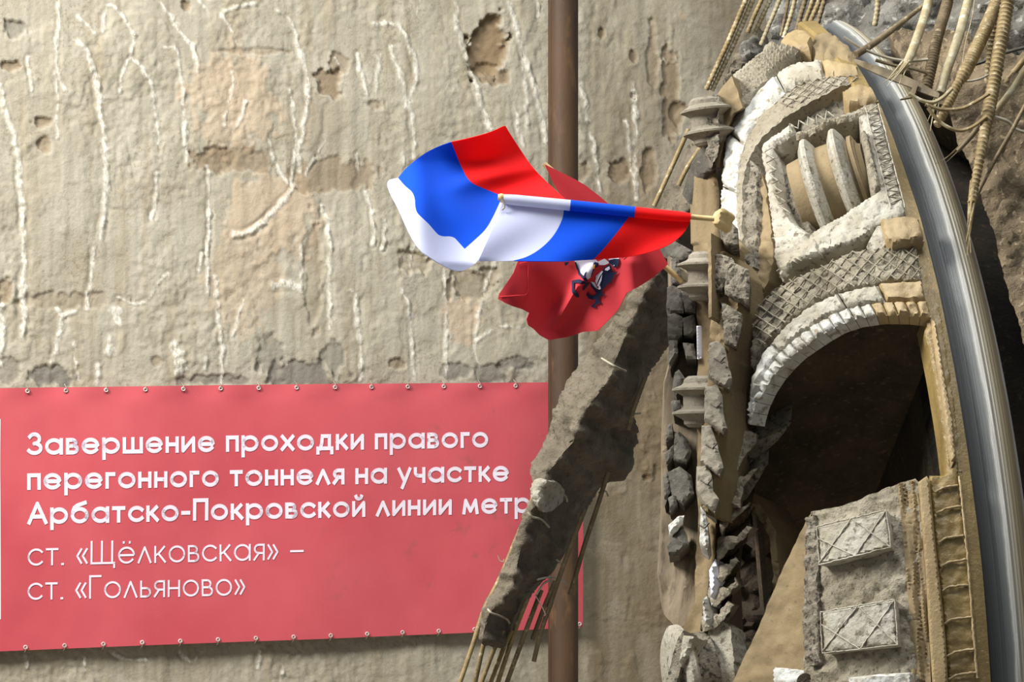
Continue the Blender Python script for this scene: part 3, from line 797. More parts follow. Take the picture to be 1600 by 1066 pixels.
# upper spoke: outer shell with the sunk cutter window
D_out = [(1342, 97), (1310, 91), (1278, 87), (1240, 94), (1210, 113), (1173, 139), (1146, 176), (1131, 214), (1124, 263), (1121, 315), (1124, 375)]
D_in = [(1342, 111), (1310, 113), (1275, 117), (1248, 124), (1214, 149), (1180, 180), (1160, 214), (1149, 250), (1144, 290), (1146, 338), (1148, 375)]
K_low = [(1441, 436), (1410, 437), (1375, 440), (1323, 451), (1278, 466), (1250, 485), (1225, 508), (1205, 528), (1191, 545), (1178, 570), (1170, 600), (1164, 632), (1162, 668)]
L_low = [(1456, 493), (1420, 490), (1380, 490), (1340, 496), (1310, 506), (1285, 520), (1262, 535), (1240, 550), (1220, 569), (1205, 586), (1190, 608), (1178, 632), (1166, 670)]
win = [(1204, 232), (1240, 214), (1300, 190), (1338, 178), (1352, 215), (1366, 262), (1372, 296), (1320, 330), (1262, 361), (1252, 335), (1240, 300), (1225, 266)]
shell_poly = D_out + [(1135, 430), (1150, 470), (1172, 520), (1180, 560)] + K_low[9:0:-1] + [(1441, 436), (1443, 345), (1413, 270), (1388, 200), (1370, 150)]
def shell_h(u, v):
    d = seg_dist(u, v, np.array(win + win[:1])); ins = inside(u, v, win)
    sunk = np.where(ins, np.clip(d / 7, 0, 1), 0)
    ud = np.array(D_in[3:]); ge = [(1238, 190), (1205, 215), (1180, 238), (1172, 270), (1180, 330), (1190, 400), (1200, 440)]
    gd = seg_dist(u, v, np.array(ge)); groove = np.exp(-(gd / 9) ** 2)
    return -0.05 - 0.12 * sunk * (u < 1400) - 0.05 * groove + 0.014 * fbm2(u, v, 16, 16, 4, 5) + 0.004 * fbm2(u, v, 5, 5, 2, 6)
relief('spoke_shell', shell_poly, head, 0.45, 'rough_mud', CUT, 3.4, 0, shell_h, smooth=60)
# muddy face of the arm, left of the shell
fp2 = plane(1110, 260, 15.16, (-0.5, -0.8, 0.25))
relief('groove_face', [(1184, 262), (1190, 272), (1198, 300), (1204, 350), (1208, 400), (1198, 440), (1184, 472), (1166, 482), (1168, 420), (1178, 380), (1182, 330), (1180, 290)], head, 0.1, 'tan_dry', CUT, 3.6, -0.02, bump_h(0.01, 12, 4))
relief('arm_face', [(1124, 374), (1150, 372), (1180, 400), (1200, 430), (1186, 462), (1178, 510), (1171, 570), (1166, 620), (1163, 664), (1150, 700), (1128, 760), (1120, 820), (1118, 900), (1122, 990), (1128, 1075), (1040, 1075), (1055, 1010), (1085, 940), (1092, 800), (1088, 640), (1090, 500), (1085, 386)],
       fp, 0.5, 'tan_dry', CUT, 5, 0, bump_h(0.012, 18, 3, 30), back=(0.25, 0.97, 0))
relief('mud_crust', [(1162, 262), (1172, 250), (1184, 262), (1184, 285), (1184, 330), (1182, 380), (1177, 430), (1170, 470), (1160, 470), (1158, 420), (1158, 375), (1158, 320)],
       head, 0.2, 'rough_mud', CUT, 3.2, 0.0, lambda u, v: 0.012 * fbm2(u, v, 12, 14, 3, 8) + 0.004 * fbm2(u, v, 4, 4, 2, 7), smooth=70, wob=.5)
# white worn gauge arc
def cracked(e0, e1, cuts, name, ms, off, thick, bev, h=None, gap=0.002):
    for a, b, m in zip(cuts[:-1], cuts[1:], ms):
        t = np.linspace(a + gap, b - gap, max(4, int((b - a) * 26)))
        relief(name, np.vstack([lerp_pl(e0, t), lerp_pl(e1, t)[::-1]]), head, thick, m, CUT, 4, off, h or bump_h(0.005, 12, 12), bev)
D_mid = [((a[0] * 0.45 + b[0] * 0.55), (a[1] * 0.45 + b[1] * 0.55)) for a, b in zip(D_out, D_in)]
cracked(D_out, D_in, [0, .14, .32, .60, .80, 1.0], 'wear_segment', ['tan_mud', 'pale_steel', 'white_steel', 'white_steel', 'white_steel'], 0.035, 0.14, (7, 0.02), None, 0.002)
# rough inner arc with a lattice of weld beads
E_in = [(1340, 128), (1313, 135), (1263, 161), (1232, 180), (1210, 197), (1182, 226), (1166, 258), (1161, 290), (1160, 330), (1161, 380), (1166, 440), (1172, 470)]
E_poly = D_in + [(1150, 430), (1160, 472)] + E_in[::-1]
relief('inner_arc', E_poly, head, 0.12, 'grey_mud', CUT, 3.6, 0.012, bump_h(0.006, 9, 15))
hb = [(1342, 113), (1275, 119), (1250, 128), (1215, 155), (1230, 172), (1263, 155), (1313, 132), (1340, 126)]
beads('weld_bead', hatch(hb, -42, 10) + hatch(hb, 20, 11), head, 0.018, 1.0, 'grey_mud', CUT)

# cutter housing frame
bars = {'housing_bar': [
    [(1185, 226), (1235, 190), (1240, 206), (1204, 228), (1210, 300), (1236, 345), (1262, 362), (1255, 384), (1222, 425), (1214, 432), (1205, 360), (1195, 290)],
    [(1240, 206), (1290, 186), (1345, 166), (1352, 150), (1372, 158), (1376, 170), (1342, 180), (1300, 191), (1242, 215)],
    [(1342, 178), (1374, 166), (1417, 334), (1400, 345), (1372, 352), (1345, 372), (1262, 402), (1262, 364), (1320, 330), (1374, 294), (1362, 240)]]}
for i, p in enumerate(bars['housing_bar']):
    relief('housing_bar', p, head, 0.22, ('pale_steel', 'grey_mud', 'pale_steel')[i], CUT, 3.4, 0.02 + 0.01 * i, bump_h(0.005, 9, 25 + i), (5, 0.018))
beads('weld_bead', [zigzag([(1352, 168), (1392, 320)], [(1370, 162), (1412, 318)], 30), [(1352, 168), (1392, 325)], [(1372, 162), (1414, 325)]], head, 0.045, 1.1, 'pale_steel', CUT)
beads('weld_bead', [zigzag([(1192, 228), (1205, 290), (1218, 330)], [(1206, 228), (1216, 285), (1236, 335)], 13), zigzag([(1225, 196), (1300, 170)], [(1232, 206), (1305, 182)], 11), zigzag([(1270, 384), (1345, 345)], [(1275, 396), (1350, 356)], 15), zigzag([(1205, 362), (1214, 425)], [(1258, 372), (1225, 418)], 8)], head, 0.036, 1.1, 'pale_steel', CUT)
relief('guide_bar', [(1344, 204), (1352, 200), (1358, 215), (1377, 290), (1366, 296), (1358, 280)], head, 0.1, 'grey_mud', CUT, 3, 0.065, bump_h(0.006, 8, 3), (4, 0.02))
# twin disc cutter in the window
def axis_at(a, b):
    P, N = head(np.array([a[0], b[0]], float), np.array([a[1], b[1]], float)); return P, N, unit(P[1] - P[0])
Pc, Nc, ax = axis_at((1262, 282), (1318, 262))
def disc_cutter(c, ax, rad, gap, half, mr, mh, parent):
    """twin-ring roller: two sharp rings on a stepped hub"""
    hub = [(-half, rad * .62), (-half, rad * .70), (-gap - .03, rad * .74), (-gap - .02, rad * .8), (gap + .02, rad * .8), (gap + .03, rad * .74), (half - .02, rad * .72), (half - .018, rad * .66), (half, rad * .62)]
    h = lathe('disc_cutter', c, ax, hub, mh, parent, 48)
    for s in (-1, 1):
        lathe('cutter_ring', np.asarray(c) + ax * gap * s * 0.999, ax, [(-.034, rad * .76), (-.028, rad * .86), (-.010, rad * .985), (0, rad), (.010, rad * .985), (.028, rad * .86), (.034, rad * .76)], mr, h, 56)
    lathe('hub_ring', np.asarray(c) + ax * (half - .035), ax, [(-.008, rad * .7), (-.008, rad * .80), (.008, rad * .80), (.008, rad * .7)], mh, h, 48)
    return h
disc_cutter((Pc[0] + Pc[1]) / 2 - (Nc[0] + Nc[1]) / 2 * 0.150 + HZ * 0.03, ax, 0.250, 0.060, 0.150, 'pale_steel', 'tan_dry', CUT)
# tan boxes beside the rim
relief('box_plate', [(1316, 137), (1340, 129), (1362, 131), (1374, 152), (1352, 158), (1326, 160), (1318, 150)], head, 0.12, 'tan_mud', CUT, 4, 0.05, bump_h(0.004, 9, 2), (5, 0.02))
relief('box_plate', [(1375, 338), (1414, 335), (1436, 337), (1446, 371), (1430, 374), (1394, 380), (1383, 372)], head, 0.14, 'tan_mud', CUT, 4, 0.075, bump_h(0.004, 9, 4), (5, 0.02))
relief('box_plate', [(1352, 380), (1372, 345), (1380, 350), (1392, 380), (1380, 392), (1366, 396)], head, 0.1, 'pale_steel', CUT, 4, 0.03, bump_h(0.006, 9, 5), (4, 0.02))
relief('housing_foot', [(1258, 366), (1276, 372), (1282, 396), (1262, 400), (1240, 410), (1216, 436), (1207, 400), (1206, 366)], head, 0.16, 'pale_steel', CUT, 4, 0.045, bump_h(0.008, 9, 6), (5, 0.02))
# lattice-welded band and the white arch below it
K_up = [(1432, 376), (1395, 384), (1330, 392), (1278, 417), (1250, 428), (1225, 442), (1200, 462), (1182, 480), (1174, 510), (1170, 545), (1166, 590), (1162, 640)]
K_poly = K_up + K_low[9::-1]
relief('lattice_band', K_up[:10] + [(1172, 580)] + K_low[8::-1], head, 0.30, 'grey_mud', CUT, 3.6, 0.03, bump_h(0.008, 10, 31), (4, 0.012))
lp = K_up[:9] + K_low[8::-1]
beads('weld_bead', [l for l in hatch(lp, -50, 14, 3)] + hatch(lp, 32, 15, 5), head, 0.036, 1.3, 'grey_mud', CUT)
Lm = [(a[0] * .42 + b[0] * .58, a[1] * .42 + b[1] * .58) for a, b in zip(lerp_pl(K_low, np.linspace(0, 1, 26)), lerp_pl(L_low, np.linspace(0, 1, 26)))]
relief('arch_plate', np.vstack([lerp_pl(K_low, np.linspace(0, .97, 30)), lerp_pl(L_low, np.linspace(0, .97, 30))[::-1]]), head, 1.35, 'dark_mud', CUT, 4, 0.0, bump_h(0.004, 12, 8), back=(0.1, 0.8, -0.6))
cracked(K_low, Lm, [0, .17, .33, .66, .985], 'arch_segment', ['tan_mud', 'pale_steel', 'pale_steel', 'white_steel'], 0.05, 0.08, (6, 0.02), bump_h(0.006, 12, 9))  # segments and teeth whiter to the left: light put into their colour
nb = 21
t = np.linspace(0.0, 0.975, nb + 1)
for i in range(nb):
    tt = np.linspace(t[i] + .0012, t[i + 1] - .0012, 4)
    relief('arch_tooth', np.vstack([lerp_pl(Lm, tt), lerp_pl(L_low, tt)[::-1]]), head, 0.07, 'tan_mud' if i < 5 else 'white_steel', CUT, 3.4, 0.045, bump_h(0.006, 9, 40 + i), (4, 0.012))

# right frame of the muck opening
relief('opening_frame', [(1441, 436), (1447, 420), (1470, 478), (1483, 560), (1497, 660), (1506, 740), (1480, 742), (1476, 690), (1464, 610), (1452, 545), (1445, 515), (1455, 494)], head, 0.07, 'olive_mud', CUT, 4, 0.012, bump_h(0.004, 14, 51), (4, 0.012))
relief('frame_strip', [(1456, 496), (1463, 500), (1478, 590), (1490, 655), (1495, 712), (1488, 726), (1483, 700), (1472, 622)], head, 0.1, 'tan_mud', CUT, 4, 0.04, None, (3, 0.012))
# inside of the head: dark muddy bulkheads
relief('inner_bulkhead', [(1110, 560), (1200, 500), (1320, 440), (1480, 440), (1540, 760), (1400, 860), (1260, 1090), (1090, 1090), (1100, 800)], plane(1320, 650, 15.55, (-0.35, -0.93, -0.05)), 0.2, 'shade_mud', CUT, 7, 0, bump_h(0.09, 40, 61))
relief('inner_web', [(1150, 640), (1220, 560), (1330, 500), (1420, 500), (1380, 640), (1330, 800), (1250, 900), (1180, 860)], plane(1280, 680, 14.95, (0.35, -0.9, -0.25)), 0.2, 'shade_mud', CUT, 6, 0, bump_h(0.06, 30, 67))
relief('web_edge', [(1165, 775), (1176, 770), (1188, 790), (1200, 805), (1211, 830), (1216, 880), (1218, 930), (1212, 980), (1206, 960), (1208, 900), (1204, 850), (1194, 820), (1178, 805), (1164, 800)], fp, 0.3, 'tan_dry', CUT, 4, -0.12, bump_h(0.01, 10, 3))

# lower spoke
relief('lower_spoke', [(1268, 800), (1300, 794), (1345, 780), (1385, 762), (1430, 748), (1440, 760), (1466, 1090), (1260, 1090), (1257, 960), (1260, 850)], head, 0.55, 'grey_mud', CUT, 4, 0.0, bump_h(0.010, 14, 71))
relief('spoke_cheek', [(1268, 799), (1258, 840), (1259, 900), (1262, 960), (1262, 1090), (1135, 1090), (1152, 1052), (1172, 1008), (1196, 955), (1216, 905), (1240, 852)], plane(1230, 950, 13.72, (-0.72, -0.66, 0.1)), 0.06, 'tan_dry', CUT, 5, 0, bump_h(0.004, 16, 73), back=(0.3, 0.95, 0))
relief('corner_mud', [(1260, 812), (1270, 804), (1277, 850), (1278, 950), (1280, 1040), (1262, 1040), (1254, 1000), (1257, 900)], head, 0.1, 'rough_mud', CUT, 3.4, 0.02, lambda u, v: 0.010 * fbm2(u, v, 7, 9, 3, 75), wob=.8, smooth=70)
for p, q in (([(1276, 823), (1330, 812), (1385, 797), (1389, 825), (1392, 855), (1336, 869), (1280, 883)], 0), ([(1282, 957), (1340, 947), (1398, 937), (1400, 972), (1403, 1008), (1345, 1014), (1285, 1021)], 1)):
    w = relief('wear_plate', p, head, 0.12, 'pale_steel', CUT, 4, 0.055, bump_h(0.003, 9, 81 + q), (4, 0.012))
    a, b, c, d = [np.array(x, float) for x in (p[0], p[2], p[4], p[6])]
    ab = (a + b) / 2; cd = (c + d) / 2
    beads('weld_bead', [[a, b], [b, c], [c, d], [d, a], [d + (a - d) * .05, ab], [a + (d - a) * .3, cd + (d - cd) * .0], [ab, c], [cd, b]], head, 0.057, 1.2, 'pale_steel', w)
relief('edge_rib', [(1402, 757), (1430, 750), (1437, 790), (1446, 900), (1452, 1000), (1456, 1090), (1424, 1090), (1422, 1000), (1416, 900), (1410, 820)], head, 0.1, 'tan_dry', CUT, 3.6, 0.008, lambda u, v: 0.012 * fbm2(u - (v - 750) * .09, v, 5, 60, 3, 91))
relief('edge_strip', [(1434, 752), (1448, 742), (1453, 750), (1460, 830), (1470, 920), (1478, 1000), (1483, 1090), (1458, 1090), (1452, 1000), (1446, 900), (1440, 820)], head, 0.14, 'tan_mud', CUT, 4, 0.05, None, (4, 0.012))
band = [(1452, 742), (1476, 742), (1489, 728), (1497, 700), (1500, 760), (1512, 850), (1524, 950), (1534, 1090), (1484, 1090), (1478, 1000), (1469, 910), (1460, 830)]
relief('banded_plate', band, head, 0.16, 'olive_mud', CUT, 4, 0.02, bump_h(0.004, 12, 93), (4, 0.012))
cr = []
for v0 in (770, 803, 848, 886, 924, 975, 1026, 1062):
    k = (v0 - 742) / 348
    cr.append([(1459 + 26 * k, v0), (1470 + 26 * k, v0 - 7), (1494 + 34 * k, v0 - 8 - RNG.uniform(0, 5))])
cr.append([(1499, 745), (1511, 860), (1518, 950), (1527, 1060)])
beads('weld_bead', cr, head, 0.028, 2.2, 'tan_mud', CUT)
relief('lifting_block', [(1205, 1041), (1240, 1043), (1266, 1046), (1268, 1090), (1204, 1090)], fp, 0.3, 'white_steel', CUT, 4, 0.25, bump_h(0.004, 9, 2), (4, 0.03), back=(0.2, 0.95, 0))
lathe('pin_hole', W(np.array(1258.), np.array(1066.), np.array(13.55)), (0.3, 0.95, -.1), [(0, .032), (.02, .034), (.2, .034)], 'dark_mud', CUT, 20)
relief('wear_plate', [(1322, 1058), (1370, 1053), (1424, 1050), (1426, 1090), (1322, 1090)], head, 0.12, 'white_steel', CUT, 4, 0.07, bump_h(0.004, 9, 3), (4, 0.02))

# next spoke seen over the top
relief('gauge_block', [(1214, 64), (1228, 48), (1243, 41), (1262, 45), (1270, 56), (1264, 71), (1244, 72)], head, 0.3, 'tan_mud', CUT, 3.6, 0.055, bump_h(0.004, 12, 3), (6, 0.03))
relief('gauge_block', [(1270, 48), (1300, 48), (1326, 66), (1345, 96), (1336, 98), (1300, 90), (1272, 86), (1264, 72), (1271, 60)], head, 0.3, 'tan_dry', CUT, 4, 0.02, bump_h(0.01, 12, 5), (6, 0.03))
ridge = [(1143, 116), (1165, 97), (1190, 76), (1200, 63), (1212, 63), (1248, 71), (1225, 88), (1200, 112), (1182, 132), (1164, 158), (1152, 170), (1146, 150)]
def ridge_h(u, v):
    q = (u - 1150) * 0.67 + (v - 140) * 0.74 + 1.2 * fbm2(u, v, 30, 30, 2, 5)
    return -0.022 * sum(np.exp(-((q - g) / 1.7) ** 2) for g in (-14, -8, -1, 6, 13)) + 0.004 * fbm2(u, v, 9, 9, 3, 5)
relief('ridged_plate', ridge, head, 0.3, 'grey_mud', CUT, 2.4, 0.06, ridge_h, (3, 0.012))
relief('spoke_side', [(1120, 150), (1142, 118), (1152, 140), (1160, 168), (1146, 176), (1131, 214), (1124, 262), (1118, 258), (1112, 200), (1116, 170)], fp2, 0.3, 'tan_dry', CUT, 4, 0.16, bump_h(0.006, 12, 6), back=(0.2, 0.98, 0))
relief('mud_crust', [(1112, 150), (1122, 146), (1126, 170), (1122, 200), (1126, 232), (1114, 262), (1106, 240), (1104, 215), (1110, 180)], fp2, 0.35, 'rough_mud', CUT, 3.4, 0.22, bump_h(0.012, 9, 7), wob=.6, smooth=70, back=(0, 1, 0))
relief('scraper_block', [(1078, 256), (1092, 232), (1101, 228), (1124, 238), (1116, 262), (1100, 274), (1088, 271)], fp2, 0.22, 'shade_steel', CUT, 4, 0.10, bump_h(0.003, 12, 8), (3, 0.01), back=(-0.1, .8, -.5))
relief('edge_bar', [(1106, 366), (1111, 364), (1112, 494), (1107, 497)], fp, 0.28, 'tan_dry', CUT, 4, 0.34, bump_h(0.003, 9, 8))
relief('mounting_plate', [(1083, 270), (1104, 274), (1116, 264), (1122, 300), (1122, 366), (1112, 392), (1100, 392), (1085, 378)], fp2, 0.3, 'tan_dry', CUT, 4, 0.07, bump_h(0.005, 8, 9, 60), (3, 0.01), back=(0, 1, 0))
relief('scraper_block', [(1024, 374), (1046, 372), (1082, 392), (1066, 406), (1044, 402), (1036, 390)], fp2, 0.25, 'shade_steel', CUT, 4, -0.10, bump_h(0.004, 9, 10), (3, 0.01), back=(0, 1, 0))

# twin disc cutters seen edge-on on the far arms (rings lie level, axles stand up the arm)
def side_cutter(u, v, rpx, gap_px, d, tilt=0.0):
    k = d / F
    c = W(np.array(float(u)), np.array(float(v)), np.array(d)); axv = unit((math.sin(tilt), 0.06, math.cos(tilt)))
    return disc_profile(c, axv, rpx * k, gap_px * k)
def disc_profile(c, axv, r, g):
    hub = lathe('disc_cutter', c, axv, [(-2.15 * g, r * .5), (-1.9 * g, r * .62), (-1.5 * g, r * .64), (1.5 * g, r * .66), (1.9 * g, r * .62), (2.15 * g, r * .5)], 'dusty_steel', CUT, 40)
    for s in (-1, 1):
        lathe('cutter_ring', c + axv * g * s, axv, [(-.62 * g, r * .62), (-.42 * g, r * .72), (-.12 * g, r * .93), (-.08 * g, r), (.10 * g, r), (.16 * g, r * .93), (.40 * g, r * .72), (.66 * g, r * .6)], 'dusty_steel', hub, 48)
    return hub
side_cutter(1106, 190, 41, 17.5, 15.02, -0.12)
side_cutter(1106, 432, 48, 17.5, 14.46)
side_cutter(1100, 628, 50, 18.5, 14.36)
V0 = W(np.array(1064.), np.array(1056.), np.array(14.1)); va = unit((0.95, 0.26, 0.12))
h = lathe('disc_cutter', V0 + va * 0.05, va, [(-.05, .12), (-.04, .155), (.06, .155), (.08, .10)], 'rough_mud', CUT, 40)
lathe('cutter_ring', V0, va, [(-.032, .13), (-.026, .17), (-.010, .195), (.010, .195), (.026, .17), (.032, .13)], 'pale_steel', h, 56)
relief('cutter_bracket', [(1040, 1066), (1050, 1030), (1058, 1000), (1068, 985), (1072, 1020), (1058, 1066), (1054, 1090), (1036, 1090)], fp, 0.15, 'rough_mud', CUT, 4, 0.2, bump_h(0.005, 8, 4))
relief('cutter_bracket', [(1066, 992), (1082, 994), (1074, 1025), (1062, 1042), (1058, 1036)], fp, 0.12, 'pale_steel', CUT, 4, 0.22, bump_h(0.005, 8, 5), (3, .012))
relief('white_streak', [(1098, 1066), (1086, 1090), (1108, 1090), (1098, 1050), (1092, 1048)], fp, 0.06, 'white_steel', CUT, 4, 0.05, bump_h(0.004, 9, 6))
relief('torn_plate', [(1108, 985), (1128, 970), (1142, 980), (1150, 1090), (1098, 1090), (1104, 1030)], fp, 0.12, 'pale_steel', CUT, 4, 0.06, bump_h(0.007, 12, 7, 30), wob=.5)

# scraper teeth down the edge of the muck opening
def tooth(name, pts, m, off, thick, bev=(3, 0.015), rough=0.006, back=(0.1, .97, -.2), parent=None, sm=False):
    return relief(name, smooth_poly(pts, 1) if sm else pts, fp, thick, m, parent or CUT, 3.6, off, bump_h(rough, 6, RNG.integers(1000)), bev, back=back)
T = [([(1140, 690), (1146, 664), (1162, 668), (1182, 678), (1178, 690), (1160, 712), (1144, 746), (1138, 735)], [(1144, 745), (1162, 712), (1180, 688), (1236, 662), (1215, 690), (1180, 720), (1158, 738)]),
     ([(1134, 740), (1146, 746), (1160, 742), (1184, 728), (1160, 760), (1153, 792), (1140, 790), (1132, 765)], [(1153, 792), (1162, 760), (1186, 730), (1200, 726), (1182, 756), (1166, 782)]),
     ([(1124, 796), (1140, 788), (1156, 792), (1170, 784), (1150, 806), (1136, 814), (1126, 836), (1122, 820)], [(1126, 836), (1136, 816), (1152, 804), (1176, 800), (1170, 812), (1150, 830), (1136, 838)]),
     ([(1118, 838), (1126, 836), (1150, 836), (1164, 820), (1174, 822), (1158, 842), (1136, 858), (1118, 877)], [(1118, 877), (1136, 860), (1158, 844), (1172, 836), (1168, 850), (1146, 870), (1128, 880)]),
     ([(1112, 884), (1120, 878), (1138, 880), (1146, 868), (1152, 876), (1138, 894), (1124, 908), (1112, 906)], [(1122, 908), (1138, 894), (1154, 880), (1158, 890), (1140, 910), (1128, 916)]),
     ([(1106, 918), (1116, 912), (1136, 918), (1148, 902), (1150, 912), (1136, 926), (1116, 946), (1104, 944)], [(1104, 944), (1118, 934), (1138, 922), (1150, 914), (1146, 930), (1126, 950), (1112, 952)]),
     ([(1094, 962), (1106, 952), (1120, 958), (1136, 938), (1144, 944), (1134, 960), (1114, 980), (1096, 986)], [(1095, 988), (1114, 980), (1136, 958), (1142, 962), (1124, 986), (1104, 992)])]
for i, (up, dn) in enumerate(T):
    cu = np.mean(up, 0); cd = np.mean(dn, 0)
    du = float(fp(np.array([cu[0]]), np.array([cu[1]]))[0][0][1]) - 0.10
    tt = relief('ripper_tooth', up, plane(cu[0], cu[1], du, (-0.62, -0.62, 0.48)), 0.2, 'grey_mud', CUT, 3.2, 0.0, bump_h(0.007, 7, 300 + i), (2.5, 0.01), back=(0.2, .97, -.1))
    relief('tooth_flank', dn, plane(cd[0], cd[1], du + 0.02, (0.25, -0.72, -0.64) if i > 1 else (-0.12, -0.9, -0.22)), 0.16, 'dark_mud' if i > 1 else 'rough_mud', tt, 3.2, 0.0, bump_h(0.006, 7, 320 + i), (2.5, 0.01), back=(0.1, .8, .55))  # lower flanks in darker mud: shade put into the colour
relief('tooth_shank', [(1104, 890), (1114, 872), (1120, 905), (1116, 925), (1108, 945)], fp, 0.1, 'white_plastic', CUT, 4, 0.11, None, (4, 0.02))
relief('tooth_shank', [(1094, 936), (1100, 930), (1108, 965), (1104, 978), (1096, 968)], fp, 0.1, 'white_steel', CUT, 4, 0.12, None, (3, 0.02))
relief('bit_base', [(1110, 396), (1132, 392), (1150, 420), (1152, 480), (1140, 540), (1130, 600), (1126, 660), (1118, 740), (1106, 800), (1096, 800), (1098, 700), (1106, 600), (1108, 520), (1111, 470)], fp, 0.26, 'tan_dry', CUT, 4, 0.27, bump_h(0.012, 9, 33))
# row of pale cutting bits along the arm
for p, m in (([(1112, 397), (1124, 396), (1142, 402), (1146, 412), (1136, 430), (1128, 448), (1126, 456), (1118, 458), (1113, 440)], 'rough_mud'),
             ([(1130, 425), (1146, 410), (1168, 420), (1170, 440), (1168, 474), (1146, 466), (1130, 458)], 'rough_mud'),
             ([(1122, 350), (1138, 342), (1150, 356), (1152, 380), (1138, 384), (1128, 380)], 'rough_mud'),
             ([(1124, 470), (1140, 478), (1158, 490), (1156, 510), (1148, 540), (1130, 536), (1126, 500)], 'rough_mud'),
             ([(1105, 534), (1120, 532), (1130, 542), (1136, 570), (1142, 590), (1136, 606), (1118, 598), (1104, 588)], 'dusty_steel'),
             ([(1099, 604), (1118, 600), (1126, 616), (1128, 646), (1134, 668), (1128, 676), (1110, 664), (1098, 655)], 'dusty_steel'),
             ([(1094, 664), (1108, 664), (1116, 686), (1122, 706), (1128, 730), (1122, 742), (1104, 730), (1092, 720)], 'dusty_steel'),
             ([(1086, 728), (1102, 726), (1110, 742), (1112, 766), (1122, 780), (1114, 800), (1096, 786), (1085, 760)], 'dusty_steel'),
             ([(1092, 790), (1100, 800), (1104, 826), (1106, 850), (1102, 858), (1091, 850)], 'white_steel')):
    b = tooth('cutting_bit', p, m, 0.31, 0.30, (2.5, 0.012), 0.004 if m != 'rough_mud' else 0.007)
    c = np.mean(p, 0)
    if m != 'rough_mud':
        beads('weld_bead', [[(c[0] - 8, c[1] - 10), (c[0] + 2, c[1] - 4), (c[0] + 9, c[1] - 12)]], fp, 0.315, 1.4, 'shade_steel', b)
# darker bits of the arm behind
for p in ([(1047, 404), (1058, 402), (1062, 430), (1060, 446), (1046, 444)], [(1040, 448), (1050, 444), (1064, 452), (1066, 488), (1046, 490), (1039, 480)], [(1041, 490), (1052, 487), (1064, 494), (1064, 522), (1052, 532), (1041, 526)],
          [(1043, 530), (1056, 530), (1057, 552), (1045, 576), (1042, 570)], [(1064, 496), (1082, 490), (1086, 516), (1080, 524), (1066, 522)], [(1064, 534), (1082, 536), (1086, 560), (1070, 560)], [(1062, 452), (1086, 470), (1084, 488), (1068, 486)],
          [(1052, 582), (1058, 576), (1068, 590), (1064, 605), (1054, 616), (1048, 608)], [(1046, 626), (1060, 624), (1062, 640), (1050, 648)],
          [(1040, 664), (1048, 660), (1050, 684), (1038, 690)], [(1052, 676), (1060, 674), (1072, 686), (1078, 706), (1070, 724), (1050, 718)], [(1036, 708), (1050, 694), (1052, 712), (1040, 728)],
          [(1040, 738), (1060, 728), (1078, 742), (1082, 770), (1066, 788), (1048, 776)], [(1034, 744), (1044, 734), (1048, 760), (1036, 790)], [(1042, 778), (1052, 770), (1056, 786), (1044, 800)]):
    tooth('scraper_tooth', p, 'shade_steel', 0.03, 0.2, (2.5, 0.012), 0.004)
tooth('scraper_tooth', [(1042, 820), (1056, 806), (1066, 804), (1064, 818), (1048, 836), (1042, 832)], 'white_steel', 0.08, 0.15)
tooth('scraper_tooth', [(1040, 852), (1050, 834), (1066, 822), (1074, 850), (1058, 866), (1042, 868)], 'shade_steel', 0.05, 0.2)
relief('arm_plate', [(1046, 400), (1090, 440), (1090, 560), (1088, 720), (1094, 960), (1060, 985), (1038, 960), (1030, 900), (1036, 790), (1036, 690), (1040, 600), (1050, 560)], fp, 0.2, 'dirty_plate', CUT, 6, -0.14, bump_h(0.014, 16, 13, 40), back=(0, 1, 0))
tube = relief('white_tube', [(1086, 508), (1093, 508), (1093, 558), (1087, 560)], fp, 0.02, 'white_plastic', CUT, 3, 0.12, None, (3.2, 0.012))

# ------------------------------------------------------------------ torn slab of concrete hanging on its fibreglass bars
def rbf_depth(pts, d0):
    """smooth depth field from (u, v, depth) knots"""
    K = np.array(pts, float)
    def dep(u, v):
        q = np.hypot(np.asarray(u)[..., None] - K[:, 0], np.asarray(v)[..., None] - K[:, 1])
        w = 1 / (q ** 2 + 18 ** 2) ** 1.25
        return (w * K[:, 2]).sum(-1) / w.sum(-1)
    return dep
def depth_lift(dep):
    def lift(u, v):
        u = np.asarray(u, float); v = np.asarray(v, float)
        P = W(u, v, dep(u, v)); e = 2.0
        a = W(u + e, v, dep(u + e, v)) - W(u - e, v, dep(u - e, v)); b = W(u, v + e, dep(u, v + e)) - W(u, v - e, dep(u, v - e))
        N = unit(np.cross(b, a)); s = np.sign(np.einsum('ij,ij->i', N, ORG - P)); return P, N * s[:, None]
    return lift
SLAB = tag(empty('concrete_slab', W(np.array(900.), np.array(760.), np.array(17.2))), 'long torn grey slab of concrete hanging diagonally on bent fibreglass bars', 'concrete slab')
RIDGE = np.array([(1170, 60), (1110, 230), (1080, 320), (1040, 400), (1009, 455), (985, 505), (975, 532), (947, 599), (907, 653), (897, 688), (858, 737), (843, 762), (823, 816), (813, 860), (803, 915), (764, 960), (750, 1010)], float)
LEFT = [(1190, 40), (1150, 90), (1110, 170), (1078, 214), (1058, 260), (1038, 310), (1022, 345), (1008, 392), (996, 440), (980, 478), (955, 506), (932, 534), (906, 566), (882, 610), (866, 640), (852, 680), (838, 712), (828, 736), (834, 762), (824, 790), (814, 820), (801, 850), (790, 885), (772, 915), (752, 946), (741, 975), (742, 994), (758, 1009), (778, 1012), (794, 1004)]
